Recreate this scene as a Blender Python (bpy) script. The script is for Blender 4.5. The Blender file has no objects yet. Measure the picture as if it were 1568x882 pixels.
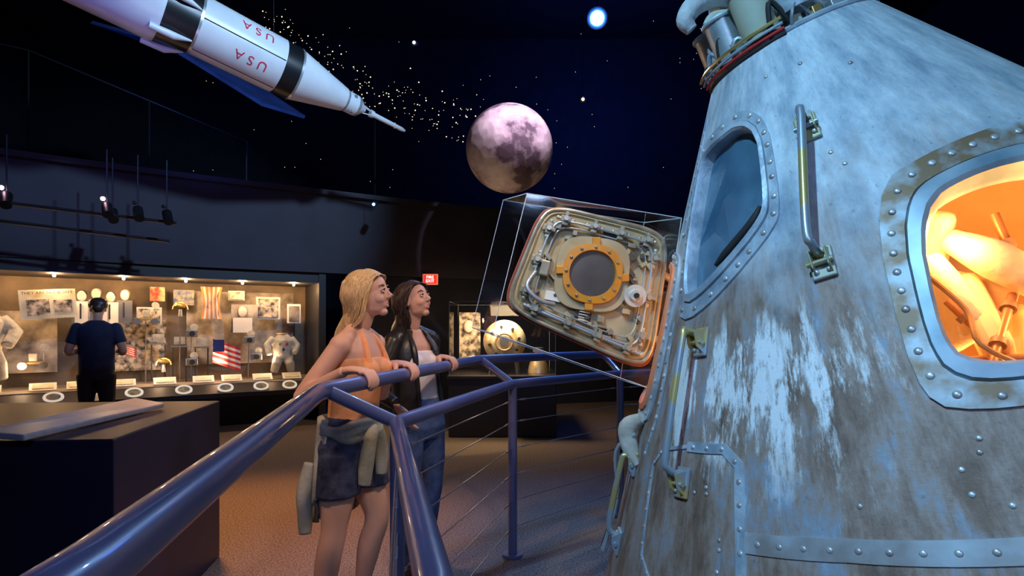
import bpy, math, random, bmesh
from mathutils import Vector as V, Matrix, noise
R=random.Random(7)
SC=bpy.context.scene
SC.view_settings.view_transform='Standard'
#---------------- materials
def M(name,col,rough=.5,metal=0.,col2=None,scale=6,detail=4,bump=0.,bscale=60,emit=None,es=0.,lo=.35,hi=.65,coat=0.,stretch=None):
    m=bpy.data.materials.new(name);m.use_nodes=True;nt=m.node_tree;b=nt.nodes['Principled BSDF']
    b.inputs['Base Color'].default_value=(*col,1);b.inputs['Roughness'].default_value=rough;b.inputs['Metallic'].default_value=metal
    b.inputs['Coat Weight'].default_value=coat
    tc=nt.nodes.new('ShaderNodeTexCoord');src=tc.outputs['Object']
    if stretch:
        mp=nt.nodes.new('ShaderNodeMapping');mp.inputs['Scale'].default_value=stretch;nt.links.new(src,mp.inputs[0]);src=mp.outputs[0]
    if col2:
        n=nt.nodes.new('ShaderNodeTexNoise');n.inputs['Scale'].default_value=scale;n.inputs['Detail'].default_value=detail
        r=nt.nodes.new('ShaderNodeValToRGB');r.color_ramp.elements[0].position=lo;r.color_ramp.elements[1].position=hi
        r.color_ramp.elements[0].color=(*col,1);r.color_ramp.elements[1].color=(*col2,1)
        nt.links.new(src,n.inputs['Vector']);nt.links.new(n.outputs['Fac'],r.inputs['Fac']);nt.links.new(r.outputs['Color'],b.inputs['Base Color'])
    if bump:
        n2=nt.nodes.new('ShaderNodeTexNoise');n2.inputs['Scale'].default_value=bscale;n2.inputs['Detail'].default_value=5
        bp=nt.nodes.new('ShaderNodeBump');bp.inputs['Strength'].default_value=bump;bp.inputs['Distance'].default_value=.01
        nt.links.new(src,n2.inputs['Vector']);nt.links.new(n2.outputs['Fac'],bp.inputs['Height']);nt.links.new(bp.outputs['Normal'],b.inputs['Normal'])
    if emit:
        b.inputs['Emission Color'].default_value=(*emit,1);b.inputs['Emission Strength'].default_value=es
    return m
def glassM(name,tint=(1,1,1),fac=.08,rough=.02,k=.5):
    m=bpy.data.materials.new(name);m.use_nodes=True;nt=m.node_tree;nt.nodes.clear()
    o=nt.nodes.new('ShaderNodeOutputMaterial');mx=nt.nodes.new('ShaderNodeMixShader');t=nt.nodes.new('ShaderNodeBsdfTransparent');g=nt.nodes.new('ShaderNodeBsdfGlossy')
    t.inputs['Color'].default_value=(*tint,1);g.inputs['Roughness'].default_value=rough
    lw=nt.nodes.new('ShaderNodeLayerWeight');lw.inputs['Blend'].default_value=.25
    ma=nt.nodes.new('ShaderNodeMath');ma.operation='MULTIPLY_ADD';ma.inputs[1].default_value=k;ma.inputs[2].default_value=fac
    nt.links.new(lw.outputs['Facing'],ma.inputs[0]);nt.links.new(ma.outputs[0],mx.inputs[0]);nt.links.new(t.outputs[0],mx.inputs[1]);nt.links.new(g.outputs[0],mx.inputs[2]);nt.links.new(mx.outputs[0],o.inputs[0])
    return m
#---------------- geometry
def frame(d):
    d=d.normalized();u=V((0,0,1)) if abs(d.z)<.95 else V((1,0,0));a=d.cross(u).normalized();return a,d.cross(a).normalized()
def loft(rings,caps=True,closed=False):
    n=len(rings[0]);vs=[p for r in rings for p in r];fs=[]
    m=len(rings)
    for i in range(m if closed else m-1):
        j=(i+1)%m
        for k in range(n):
            l=(k+1)%n;fs.append((i*n+k,i*n+l,j*n+l,j*n+k))
    if caps and not closed:
        fs.append(tuple(reversed(range(n))));fs.append(tuple(range((m-1)*n,m*n)))
    return vs,fs
def ell(c,a,b,n=20,p=2.):
    o=[]
    for k in range(n):
        t=2*math.pi*k/n;x=math.cos(t);y=math.sin(t)
        if p!=2.: x=math.copysign(abs(x)**(2/p),x);y=math.copysign(abs(y)**(2/p),y)
        o.append(c+a*x+b*y)
    return o
def tube(path,rad,n=12,closed=False):
    path=[V(p) for p in path];m=len(path)
    if not isinstance(rad,(list,tuple)):rad=[rad]*m
    rings=[];prev=None
    for i,p in enumerate(path):
        if closed:d=(path[(i+1)%m]-path[i-1])
        else:d=(path[min(i+1,m-1)]-path[max(i-1,0)])
        if d.length<1e-9:d=V((0,0,1))
        d.normalize()
        if prev is None:a,b=frame(d)
        else:
            a=prev-d*prev.dot(d)
            if a.length<1e-6:a,b=frame(d)
            a.normalize();b=d.cross(a)
        prev=a;rings.append(ell(p,a*rad[i],b*rad[i],n))
    return loft(rings,True,closed)
def smoothpath(pts,k=6,closed=False):
    pts=[V(p) for p in pts];m=len(pts);o=[]
    rng=m if closed else m-1
    for i in range(rng):
        if closed:p0,p1,p2,p3=pts[i-1],pts[i],pts[(i+1)%m],pts[(i+2)%m]
        else:p0,p1,p2,p3=pts[max(i-1,0)],pts[i],pts[i+1],pts[min(i+2,m-1)]
        for j in range(k):
            t=j/k;o.append(.5*((2*p1)+(p2-p0)*t+(2*p0-5*p1+4*p2-p3)*t*t+(3*p1-p0-3*p2+p3)*t**3))
    if not closed:o.append(pts[-1])
    return o
def stube(pts,rad,n=12,k=5):
    if not isinstance(rad,(list,tuple)):rad=[rad]*len(pts)
    pp=smoothpath(pts,k);rr=[]
    for i in range(len(pp)):
        t=i/k;a=min(int(t),len(rad)-1);b=min(a+1,len(rad)-1);f=t-a;f=f*f*(3-2*f);rr.append(rad[a]*(1-f)+rad[b]*f)
    return tube(pp,rr,n)
def box(c,s,rot=None):
    c=V(c);hx,hy,hz=[q/2 for q in s];vs=[]
    for x in(-hx,hx):
        for y in(-hy,hy):
            for z in(-hz,hz):
                p=V((x,y,z))
                if rot is not None:p=rot@p
                vs.append(c+p)
    return vs,[(0,1,3,2),(4,6,7,5),(0,4,5,1),(2,3,7,6),(0,2,6,4),(1,5,7,3)]
def sph(c,r,nu=20,nv=12,mat=None):
    c=V(c)
    if not isinstance(r,(tuple,list)):r=(r,r,r)
    vs=[];fs=[]
    for i in range(1,nv):
        t=math.pi*i/nv
        for k in range(nu):
            p=2*math.pi*k/nu;q=V((r[0]*math.sin(t)*math.cos(p),r[1]*math.sin(t)*math.sin(p),r[2]*math.cos(t)))
            if mat is not None:q=mat@q
            vs.append(c+q)
    for i in range(nv-2):
        for k in range(nu):
            l=(k+1)%nu;fs.append((i*nu+k,(i+1)*nu+k,(i+1)*nu+l,i*nu+l))
    q=V((0,0,r[2]));q=mat@q if mat is not None else q
    a=len(vs);vs+= [c+q,c-q]
    for k in range(nu):
        l=(k+1)%nu;fs.append((a,k,l));fs.append((a+1,(nv-2)*nu+l,(nv-2)*nu+k))
    return vs,fs
def cyl(c1,c2,r,n=24,r2=None):
    return tube([c1,c2],[r,r if r2 is None else r2],n)
def prism(poly,off):
    n=len(poly);poly=[V(p) for p in poly];off=V(off)
    return poly+[p+off for p in poly],[tuple(range(n-1,-1,-1)),tuple(range(n,2*n))]+[(i,(i+1)%n,n+(i+1)%n,n+i) for i in range(n)]
def merge(*a):
    vs=[];fs=[]
    for v,f in a:
        o=len(vs);vs+=list(v);fs+=[tuple(i+o for i in q) for q in f]
    return vs,fs
def group(name,loc=(0,0,0)):
    e=bpy.data.objects.new(name,None);e.location=loc;e.empty_display_size=.1;SC.collection.objects.link(e);return e
def ob(par,name,vf,mat,smooth=True,bevel=0,remesh=0,sm=0,sub=0,auto=40,solid=0):
    me=bpy.data.meshes.new(name);me.from_pydata([tuple(p) for p in vf[0]],[],vf[1]);me.update()
    o=bpy.data.objects.new(name,me);SC.collection.objects.link(o)
    for mm in (mat if isinstance(mat,list) else [mat]):me.materials.append(mm)
    if par is not None:
        o.parent=par;o.matrix_parent_inverse=Matrix.Translation(par.location).inverted()
    if not remesh:
        bm=bmesh.new();bm.from_mesh(me);bmesh.ops.recalc_face_normals(bm,faces=bm.faces);bm.to_mesh(me);bm.free()
    if smooth and not remesh:
        for p in me.polygons:p.use_smooth=True
        if auto:
            try:me.set_sharp_from_angle(angle=math.radians(auto))
            except Exception:pass
    if solid:
        m=o.modifiers.new('so','SOLIDIFY');m.thickness=solid
    if remesh:
        m=o.modifiers.new('r','REMESH');m.mode='VOXEL';m.voxel_size=remesh;m.use_smooth_shade=True
    if sm:
        m=o.modifiers.new('s','SMOOTH');m.iterations=sm;m.factor=.5
    if bevel:
        m=o.modifiers.new('b','BEVEL');m.width=bevel;m.segments=2;m.limit_method='ANGLE'
    if sub:
        m=o.modifiers.new('u','SUBSURF');m.levels=sub;m.render_levels=sub
    return o
def textmesh(s,size):
    cu=bpy.data.curves.new('t','FONT');cu.body=s;cu.size=size;cu.align_x='CENTER';cu.align_y='CENTER'
    o=bpy.data.objects.new('t',cu);SC.collection.objects.link(o)
    dg=bpy.context.evaluated_depsgraph_get();me=bpy.data.meshes.new_from_object(o.evaluated_get(dg))
    vs=[v.co.copy() for v in me.vertices];fs=[tuple(p.vertices) for p in me.polygons]
    bpy.data.objects.remove(o);bpy.data.curves.remove(cu);bpy.data.meshes.remove(me);return vs,fs
def light(name,kind,loc,power,col,target=None,size=.2,angle=60,blend=.5,sy=None):
    l=bpy.data.lights.new(name,kind);l.energy=power;l.color=col
    if kind=='SPOT':l.spot_size=math.radians(angle);l.spot_blend=blend;l.shadow_soft_size=size
    elif kind=='AREA':
        l.size=size
        if sy:l.shape='RECTANGLE';l.size_y=sy
    else:l.shadow_soft_size=size
    o=bpy.data.objects.new(name,l);o.location=loc;SC.collection.objects.link(o)
    if target is not None:o.rotation_euler=(V(target)-V(loc)).to_track_quat('-Z','Y').to_euler()
    return o
#---------------- camera
cam=bpy.data.cameras.new('camera');co=bpy.data.objects.new('camera',cam);SC.collection.objects.link(co);SC.camera=co
cam.sensor_width=36;cam.lens=19.97;co.location=(0,0,1.4);co.rotation_euler=(math.radians(90),0,0);cam.shift_y=.0376;cam.clip_start=.02
w=bpy.data.worlds.new('w');SC.world=w;w.use_nodes=True;w.node_tree.nodes['Background'].inputs[0].default_value=(.05,.09,.3,1);w.node_tree.nodes['Background'].inputs[1].default_value=.06
#---------------- room
carpet=M('carpet',(.11,.085,.075),.95,0,(.36,.29,.25),90,3,.6,220)
dark=M('dark_wall_paint',(.012,.014,.028),.8,0,(.02,.022,.04),3,4)
ceilm=M('ceiling_black',(.006,.007,.016),.9)
bulk=M('bulkhead_paint',(.026,.024,.042),.65,0,(.036,.032,.056),2,4)
def wall(name,c,s,m): return ob(None,name,box(c,s),m,False)
wall('floor',(-1.5,5,-.05),(23,22,.1),carpet)
wall('ceiling',(-1.5,5,9.05),(23,22,.1),ceilm)
wall('wall_back',(-1.5,15.05,4.5),(23,.1,9),dark)
wall('wall_left',(-13.05,5,4.5),(.1,22,9),dark)
wall('wall_right',(10.05,5,4.5),(.1,22,9),dark)
wall('wall_front',(-1.5,-6.05,4.5),(23,.1,9),dark)
CW=[V(p+(0,)) for p in [(-2.9,8.5),(-4.4,7.6),(-5.86,6.5),(-7.2,5.25),(-8.4,3.9)]]
CWs=smoothpath(CW,8)
def cw(s):
    acc=0
    for a,b in zip(CWs,CWs[1:]):
        L=(b-a).length
        if acc+L>=s or b is CWs[-1]:
            t=(b-a)/L;return a+t*(s-acc),t,V((t.y,-t.x,0))*-1
        acc+=L
LEN=sum((b-a).length for a,b in zip(CWs,CWs[1:]))
_,_,nn=cw(1)
SG=1 if nn.y>0 else -1
def cwp(s,dep,z):
    p,t,n=cw(s);p=p+n*SG*dep;return V((p.x,p.y,z))
def solid_strip(prof,s0=0,s1=None,n=30):
    s1=LEN-.01 if s1 is None else s1
    return loft([[cwp(s0+(s1-s0)*i/n,d,z) for d,z in prof] for i in range(n+1)])
dc=group('exhibit_display_case',(-5,7.5,0))
cbase=M('case_base_black',(.02,.02,.028),.45)
cin=M('case_interior',(.26,.19,.13),.8,0,(.10,.08,.07),2.2,6)
ob(dc,'base',solid_strip([(.15,.004),(1.1,.004),(1.1,.60),(.0,.60),(-.22,.50),(-.22,.44)]),cbase,False)
ob(dc,'shelf_top',solid_strip([(.02,.60),(1.0,.60),(1.0,.615),(.02,.615)]),M('case_shelf',(.3,.25,.2),.7),False)
ob(dc,'header',solid_strip([(-.02,2.05),(1.1,2.05),(1.1,2.19),(-.02,2.19)]),cbase,False)
ob(dc,'end_panel',box(cwp(-.05,.55,1.1),(.1,1.2,2.18),Matrix.Rotation(math.atan2(nn.y,nn.x)-math.pi/2,3,'Z')),cbase,False)
ob(dc,'back_panel',solid_strip([(1.0,.6),(1.08,.6),(1.08,2.05),(1.0,2.05)]),cin,False)
ob(dc,'glass_front',solid_strip([(0,.60),(.008,.60),(.008,2.05),(0,2.05)]),glassM('case_glass',fac=.02),False)
bp=[V(p+(0,)) for p in [(-9.2,3.2),(-7.6,4.95),(-5.95,6.4),(-4.4,7.5),(-2.8,8.45),(-.9,9.5),(1.2,10.3),(4,10.9),(9.9,11.2)]]
bps=smoothpath(bp,6)
def bstrip(prof,pts):
    rings=[]
    for i,p in enumerate(pts):
        t=(pts[min(i+1,len(pts)-1)]-pts[max(i-1,0)]).normalized();n=V((-t.y,t.x,0))
        rings.append([V((p.x+n.x*d,p.y+n.y*d,z)) for d,z in prof])
    return loft(rings)
ob(None,'wall_bulkhead',bstrip([(0,2.2),(.25,2.2),(.25,3.35),(0,3.35)],bps),bulk,True)
i0=[i for i,p in enumerate(bps) if p.x>-2.75][0]
ob(None,'wall_gallery',bstrip([(.1,0),(.3,0),(.3,2.2),(.1,2.2)],bps[i0:]),dark,True)
ob(None,'trim_1',bstrip([(-.1,3.35),(.3,3.35),(.3,3.42),(-.1,3.42)],bps),bulk,True)
#case contents
photo=M('black_white_photo',(.08,.065,.06),.6,0,(.60,.50,.40),4,10,lo=.34,hi=.68)
photo2=M('crowd_photo',(.05,.04,.035),.6,0,(.75,.62,.48),15,8,lo=.36,hi=.64)
paper=M('paper',(.85,.78,.58),.7,0,(.7,.6,.42),12,5);labelm=M('label_card',(.9,.86,.78),.6)
ink=M('ink',(.02,.02,.02),.7);skinp=M('photo_skin',(.8,.66,.55),.6);brass=M('brass',(.8,.55,.2),.35,.8);hairp=M('hair_p',(.3,.22,.15),.8)
red=M('flag_red',(.65,.03,.03),.8);white=M('flag_white',(.8,.76,.68),.8);navyf=M('flag_navy',(.03,.04,.2),.8);orng=M('flag_orange',(.7,.3,.1),.8)
suitw=M('suit_fabric',(.62,.58,.48),.85,0,(.42,.38,.31),14,5,.5,30);metalg=M('metal_grey',(.4,.38,.35),.35,.8)
def facing(s):
    p,t,n=cw(s);n=n*SG;x=-t;return Matrix((x,n,V((0,0,1)))).transposed()
def citem(name,parts):
    g=group(name,parts[0][1][0][0])
    for nm,vf,m in parts:ob(g,nm,vf,m,False)
    return g
def txt(s,size,c,rot,out=.004):
    vs,fs=textmesh(s,size);return [V(c)+rot@V((v.x,-out,v.y)) for v in vs],fs
rt=lambda s,a=0,b=0:facing(s)@Matrix.Rotation(a,3,'Y')@Matrix.Rotation(b,3,'X')
def flat(s,dep,z,w,h,m,nm,a=0,th=.02):return (nm,box(cwp(s,dep,z),(w,th,h),rt(s,a)),m)
citem('photo_mural',[flat(.95,.93,1.38,1.5,1.1,photo,'print')])
citem('photo_mural',[flat(2.35,.9,1.15,.95,.75,photo2,'print')])
citem('photo_mural',[flat(3.5,.9,1.2,.9,.8,photo,'print')])
c=cwp(3.15,.35,1.68);r=rt(3.15,-.08)
citem('newspaper',[('sheet',box(c,(.55,.012,.36),r),paper),('headline',txt('THEY ARE HOME SAFE',.05,c+r@V((0,-.01,.14)),r),ink),('picture',box(c+r@V((-.1,-.008,-.04)),(.22,.006,.2),r),photo2),
 ('picture_2',box(c+r@V((.14,-.008,-.03)),(.18,.006,.15),r),photo2)])
ps=[]
for i in range(5):
    s=2.98-.15*i;z=1.82+R.uniform(-.03,.03);c=cwp(s,.55,z);r=rt(s)
    ps.append(('head_%d'%i,sph(c,(.05,.02,.07),14,10,r),skinp));ps.append(('hair_%d'%i,sph(c+V((0,.008,.028)),(.054,.018,.05),14,10,r),ink if i%2 else hairp))
    ps.append(('shirt_%d'%i,box(c-V((0,0,.22)),(.17,.02,.30),r),white if i%2 else metalg));ps.append(('tie_%d'%i,box(c-V((0,.02,.2))+r@V((0,-.012,0)),(.02,.006,.2),r),ink))
citem('crew_photo_cutout',ps)
def flag(s,dep,z,w,h,nm='hanging_flag',vert=True,m1=red,m2=white):
    g=group(nm,cwp(s,dep,z));r=rt(s);c=cwp(s,dep,z);n=9
    for i in range(n):
        rings=[]
        for j in range(9):
            if vert:
                x0=-w/2+w*i/n;x1=x0+w/n;zz=h/2-h*j/8;sp=1-.25*math.sin(j/8*3)
                off=.02*math.sin(j*1.3+i*.8);rings.append([c+r@V((x0*sp,off,zz)),c+r@V((x1*sp,off+.008,zz)),c+r@V((x1*sp,off+.018,zz)),c+r@V((x0*sp,off+.01,zz))])
            else:
                z0=h/2-h*i/n;z1=z0-h/n;x=-w/2+w*j/8;off=.03*math.sin(j*1.1);dz=-.4*w*j/8
                rings.append([c+r@V((x,off,z0+dz)),c+r@V((x,off+.006,z1+dz)),c+r@V((x,off+.016,z1+dz)),c+r@V((x,off+.01,z0+dz))])
        ob(g,'stripe_%d'%i,loft(rings),m1 if i%2==0 else m2,True)
    if not vert:
        ob(g,'canton',box(c+r@V((-w*.3,-.04,h*.2)),(w*.4,.01,h*.5),r),navyf,False)
flag(1.38,.45,1.74,.28,.46,m1=orng);flag(1.2,.3,1.06,.36,.34,'flag',False);flag(2.35,.35,1.12,.2,.12,'flag',False)
citem('portrait_cutout',[('board',box(cwp(.95,.55,1.52),(.36,.02,.42),rt(.95)),photo),('head',sph(cwp(.98,.5,1.62),(.06,.02,.08),14,10,rt(.98)),skinp),('hair',sph(cwp(.98,.51,1.66),(.064,.02,.055),14,10,rt(.98)),hairp),('shirt',box(cwp(.98,.5,1.42),(.26,.02,.22),rt(.98)),white)])
citem('framed_photo',[flat(.62,.6,1.68,.34,.34,white,'frame'),flat(.62,.58,1.68,.28,.28,photo2,'print')])
citem('framed_photo',[flat(.25,.6,1.6,.2,.3,white,'frame'),flat(.25,.58,1.6,.15,.24,photo,'print')])
citem('framed_photo',[flat(1.05,.6,1.86,.22,.14,white,'frame'),flat(1.05,.58,1.86,.19,.11,photo2,'print')])
citem('framed_photo',[flat(2.1,.7,1.55,.3,.24,white,'frame'),flat(2.1,.68,1.55,.26,.2,photo2,'print')])
citem('exhibit_poster',[flat(1.7,.75,1.82,.26,.22,M('poster_blue',(.05,.12,.35),.6,0,(.6,.5,.3),12,4),'print')])
citem('exhibit_poster',[flat(2.0,.75,1.86,.18,.2,M('poster_red',(.5,.08,.05),.6,0,(.8,.7,.4),12,4),'print')])
def suit(s,z,sc=1):
    c=cwp(s,.4,z);r=rt(s)
    def q(x,y,zz):return c+r@V((x*sc,y*sc,zz*sc))
    g=group('spacesuit',c)
    ob(g,'torso',merge(tube([q(0,0,-.25),q(0,0,-.1),q(.02,0,.08),q(0,0,.2)],[.15*sc,.17*sc,.18*sc,.1*sc],16),tube([q(.15,0,.12),q(.26,-.05,-.02),q(.2,-.18,-.15)],[.075*sc,.07*sc,.055*sc],12),
      tube([q(-.15,0,.12),q(-.27,-.05,0),q(-.24,-.16,-.17)],[.075*sc,.07*sc,.055*sc],12),tube([q(.07,-.02,-.22),q(.12,-.15,-.35),q(.14,-.12,-.5)],[.09*sc,.085*sc,.07*sc],12),tube([q(-.07,-.02,-.22),q(-.12,-.15,-.35),q(-.16,-.12,-.5)],[.09*sc,.085*sc,.07*sc],12)),suitw,remesh=.012,sm=3)
    ob(g,'neck_ring',tube(smoothpath([q(.1,0,.21),q(0,.1,.21),q(-.1,0,.21),q(0,-.1,.21)],6,True),.015*sc,8,True),brass)
    for k,(x,z2) in enumerate([(.06,.02),(-.06,.02),(0,-.08)]):ob(g,'connector_%d'%k,cyl(q(x,-.16,z2),q(x,-.2,z2),.025*sc,12),[red,brass,navyf][k])
suit(.45,1.12,.8);suit(3.75,1.35,1.15)
for i,(s,z,k) in enumerate([(2.75,.9,0),(2.15,1.5,1),(1.95,.85,2),(1.62,1.3,0),(1.62,.9,0),(.8,.95,0),(3.3,.95,1),(2.62,1.35,2),(2.7,1.1,0),(1.75,1.62,2),(.9,1.2,0)]):
    c=cwp(s,.45,z);r=rt(s);g=group(['camera_artifact','lunar_rover_model','sextant_artifact'][k],c)
    q=lambda x,y,zz:c+r@V((x,y,zz))
    if z>.95:ob(g,'stand',cyl(q(0,.1,-(z-.62)),q(0,.05,-.03),.008,8),metalg)
    if k==0:
        ob(g,'body',box(q(0,0,0),(.15,.1,.1),r),metalg,False,.008);ob(g,'lens',cyl(q(0,-.05,0),q(0,-.12,0),.035),ink);ob(g,'reel',cyl(q(.03,.02,.09),q(.03,-.02,.09),.05),suitw)
    elif k==1:
        ob(g,'chassis',box(q(0,0,0),(.26,.14,.03),r),brass,False,.005)
        for a in(-.1,.1):
            for b in(-.09,.09):ob(g,'wheel',cyl(q(a,b-.015,-.03),q(a,b+.015,-.03),.045),metalg)
        ob(g,'seat',box(q(0,0,.07),(.08,.12,.1),r),suitw,False,.01);ob(g,'dish',tube([q(.1,0,.02),q(.1,0,.18),q(.11,-.03,.19)],[.006,.006,.05],12),suitw)
    else:
        ob(g,'mount',cyl(q(0,0,-.08),q(0,0,.02),.03,r2=.02),metalg);ob(g,'arc',tube([q(.09*math.cos(t),0,.02+.09*math.sin(t)) for t in [math.pi*j/8 for j in range(9)]],.012,8),brass);ob(g,'scope',cyl(q(-.06,-.05,.09),q(.05,.05,.06),.022),brass)
g=group('control_console_model',cwp(1.95,.4,1.2))
for k,(s,z) in enumerate([(1.75,1.12),(2.0,1.16),(1.5,1.1)]):
    r=rt(s);c=cwp(s,.55,z);ob(g,'desk_%d'%k,box(c,(.2,.14,.02),r),metalg,False);ob(g,'screen_%d'%k,box(c+V((0,0,.08)),(.14,.04,.11),r),suitw,False,.005)
    for e in(-.08,.08):ob(g,'leg',box(c+r@V((e,0,-.26)),(.012,.1,.5),r),ink,False)
g=group('artifact_labels',cwp(2,.15,.66))
for i,s in enumerate([.35,.75,1.15,1.5,1.95,2.4,2.85,3.2,3.7]):
    ob(g,'label_%d'%i,box(cwp(s,.16,.67),(.26,.16,.012),facing(s)@Matrix.Rotation(.5,3,'X')),labelm,False)
    ob(g,'print_%d'%i,box(cwp(s,.155,.678),(.2,.1,.012),facing(s)@Matrix.Rotation(.5,3,'X')),paper,False)
g=group('mission_patch_plaques',cwp(2,-.1,.56))
pe=M('plaque_disc',(.95,.9,.85),.5,0,emit=(1,.9,.75),es=.45);pp=M('plaque_picture',(.1,.25,.35),.5,0,(.75,.55,.2),18,3)
for i,s in enumerate([.12,.42,.8,1.25,1.75,2.3,3.1,3.7]):
    r=facing(s)@Matrix.Rotation(math.atan2(.1,.22)+.25,3,'X');c=cwp(s,-.12,.56)
    ob(g,'disc_%d'%i,loft([ell(c+r@V((0,0,z)),r@V((.1,0,0)),r@V((0,.085,0)),24) for z in(0,.012)]),pe,False)
    ob(g,'picture_%d'%i,loft([ell(c+r@V((0,0,z)),r@V((.07,0,0)),r@V((0,.055,0)),20) for z in(.005,.015)]),pp,False)
bulbm=M('bulb_warm',(1,.8,.5),emit=(1,.72,.35),es=30)
g=group('case_downlights',cwp(2,.4,2.03))
for i,s in enumerate([.3,1.0,1.7,2.4,3.1,3.8]):
    ob(g,'bulb_%d'%i,sph(cwp(s,.3,2.03),.018,10,6),bulbm);light('case_lamp','POINT',cwp(s,.3,1.97),16,(1,.60,.28),size=.03)
    light('case_lamp','POINT',cwp(s+.3,.3,.9),6.0,(1,.64,.36),size=.05)
trk=M('track_black',(.02,.02,.025),.4,.5);lens=M('lamp_lens_pink',(1,.8,.9),emit=(1,.6,.75),es=25)
g=group('track_lighting',(-5,6,2.6))
ob(g,'rail_1',tube([(-6.2,5.2,2.72),(-3.9,6.6,2.60)],.02,8),trk);ob(g,'rail_2',tube([(-6.1,5.4,2.55),(-4.1,6.8,2.42)],.02,8),trk)
for i,(x,y) in enumerate([(-5.0,5.62),(-4.35,6.1),(-4.5,6.4),(-3.95,6.5),(-4.15,6.3)]):
    ob(g,'head_%d'%i,cyl((x,y,2.70),(x+.08,y-.1,2.58),.05),trk);ob(g,'lens_%d'%i,sph((x+.0,y-.06,2.76),.022,10,6),lens if i<2 else trk);ob(g,'hanger_%d'%i,tube([(x,y,2.6),(x,y,3.3)],.008,6),trk)
g=group('mezzanine_railing',(-5.5,8,4))
ob(g,'top_rail',tube([(-9,6,5.2),(-6.3,7.4,5.0),(-4.3,9.2,4.4)],.012,8),trk)
for x,y,z in[(-7.6,6.7,5.1),(-6.3,7.4,5.0),(-5.3,8.3,4.7),(-4.3,9.2,4.4)]:ob(g,'post',tube([(x,y,3.3),(x,y,z)],.012,8),trk)
bluep=M('acoustic_panel_blue',(.02,.045,.18),.6,0,(.04,.08,.3),3,3)
g=group('ceiling_acoustic_panel',(-4.6,7.6,5))
ob(g,'panel',prism([(-5.5,7.4,5.35),(-4.6,7.4,5.1),(-4.1,8.2,5.1),(-4.9,8.4,5.4)],(0,.05,.06)),bluep,False)
g=group('ceiling_acoustic_panel',(-3.6,7.8,4.6))
ob(g,'panel',prism([(-4.35,7.4,4.95),(-3.35,7.6,4.35),(-3.0,8.2,4.4),(-3.9,8.2,5.0)],(0,.05,.06)),bluep,False)
#---------------- stars
stm=M('star_bulb',(1,.8,.4),emit=(1,.80,.42),es=3)
parts=[]
for i in range(210):
    t=R.random();x=-5.4+t*4.6+R.gauss(0,.14);z=8.2-3.9*t+1.55*t*t+R.gauss(0,.24)
    if z>8.95:continue
    parts.append(sph((x,12.3+R.uniform(-.5,.8),z),R.choice([.005,.006,.008,.012]),6,4))
for i in range(90):parts.append(sph((R.uniform(-8,6),13.5,R.uniform(4.5,8.8)),.005,6,4))
ob(None,'star_lights',merge(*parts),stm,False)
#---------------- moon
mm=bpy.data.materials.new('moon_surface');mm.use_nodes=True;nt=mm.node_tree;b=nt.nodes['Principled BSDF'];b.inputs['Roughness'].default_value=.9
tc=nt.nodes.new('ShaderNodeTexCoord');n1=nt.nodes.new('ShaderNodeTexNoise');n1.inputs['Scale'].default_value=1.9;n1.inputs['Detail'].default_value=10;n1.inputs['Roughness'].default_value=.6
r1=nt.nodes.new('ShaderNodeValToRGB');e=r1.color_ramp.elements;e[0].position=.45;e[0].color=(.16,.12,.16,1);e[1].position=.52;e[1].color=(.62,.52,.60,1);x=e.new(.66);x.color=(.95,.88,.93,1)
vo=nt.nodes.new('ShaderNodeTexVoronoi');vo.inputs['Scale'].default_value=9
mp=nt.nodes.new('ShaderNodeMapping');mp.inputs['Location'].default_value=(5.3,4.2,2.9)
nt.links.new(tc.outputs['Object'],mp.inputs[0]);nt.links.new(mp.outputs[0],n1.inputs['Vector']);nt.links.new(mp.outputs[0],vo.inputs['Vector'])
bpn=nt.nodes.new('ShaderNodeBump');bpn.inputs['Strength'].default_value=.25;bpn.inputs['Distance'].default_value=.05
nt.links.new(vo.outputs['Distance'],bpn.inputs['Height']);nt.links.new(bpn.outputs[0],b.inputs['Normal']);nt.links.new(n1.outputs['Fac'],r1.inputs[0]);nt.links.new(r1.outputs[0],b.inputs['Base Color'])
g=group('moon_globe',(-.037,8,3.9))
ob(g,'globe',sph((-.037,8,3.9),.61,64,40),mm);ob(g,'cable',tube([(-.037,8,4.5),(-.037,8,9)],.002,6),trk)
#---------------- rocket
rw=M('rocket_white',(.8,.82,.85),.35,0,(.72,.74,.78),4,3);rb=M('rocket_black',(.01,.01,.012),.35);rr=M('rocket_red',(.75,.02,.06),.5);rs=M('rocket_silver',(.6,.62,.66),.3,.7)
T=V((-1.32,7,3.81));D=V((-1.05,-1,.29));Dn=D.normalized();Ra,Rb=frame(Dn)
g=group('rocket_model',T+D)
def seg(nm,us,rs_,m,n=40):ob(g,nm,loft([ell(T+D*u,Ra*r,Rb*r,n) for u,r in zip(us,rs_)]),m)
seg('escape_needle',[0,.03,.30],[.014,.026,.030],rw,16);seg('needle_skirt',[.30,.33],[.04,.045],rw,16)
for k in range(4):
    t=k*math.pi/2+.4;o=Ra*math.cos(t)+Rb*math.sin(t);ob(g,'tower_leg_%d'%k,tube([T+D*.33+o*.03,T+D*.40+o*.06],.006,6),rw);ob(g,'rcs_quad_%d'%k,box(T+D*.5+o*.12,(.03,.03,.03)),rs,False)
seg('command_module_cone',[.375,.385,.44],[.02,.03,.11],rw);seg('service_module',[.44,.56],[.112,.115],rs);seg('service_module_panel',[.46,.54],[.117,.119],rw)
seg('adapter_cone',[.56,.95],[.13,.27],rw);seg('band_ring',[.95,.965],[.277,.277],rs);seg('black_band',[.965,1.075],[.278,.278],rb);seg('third_stage',[1.075,1.60],[.28,.28],rw)
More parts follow.
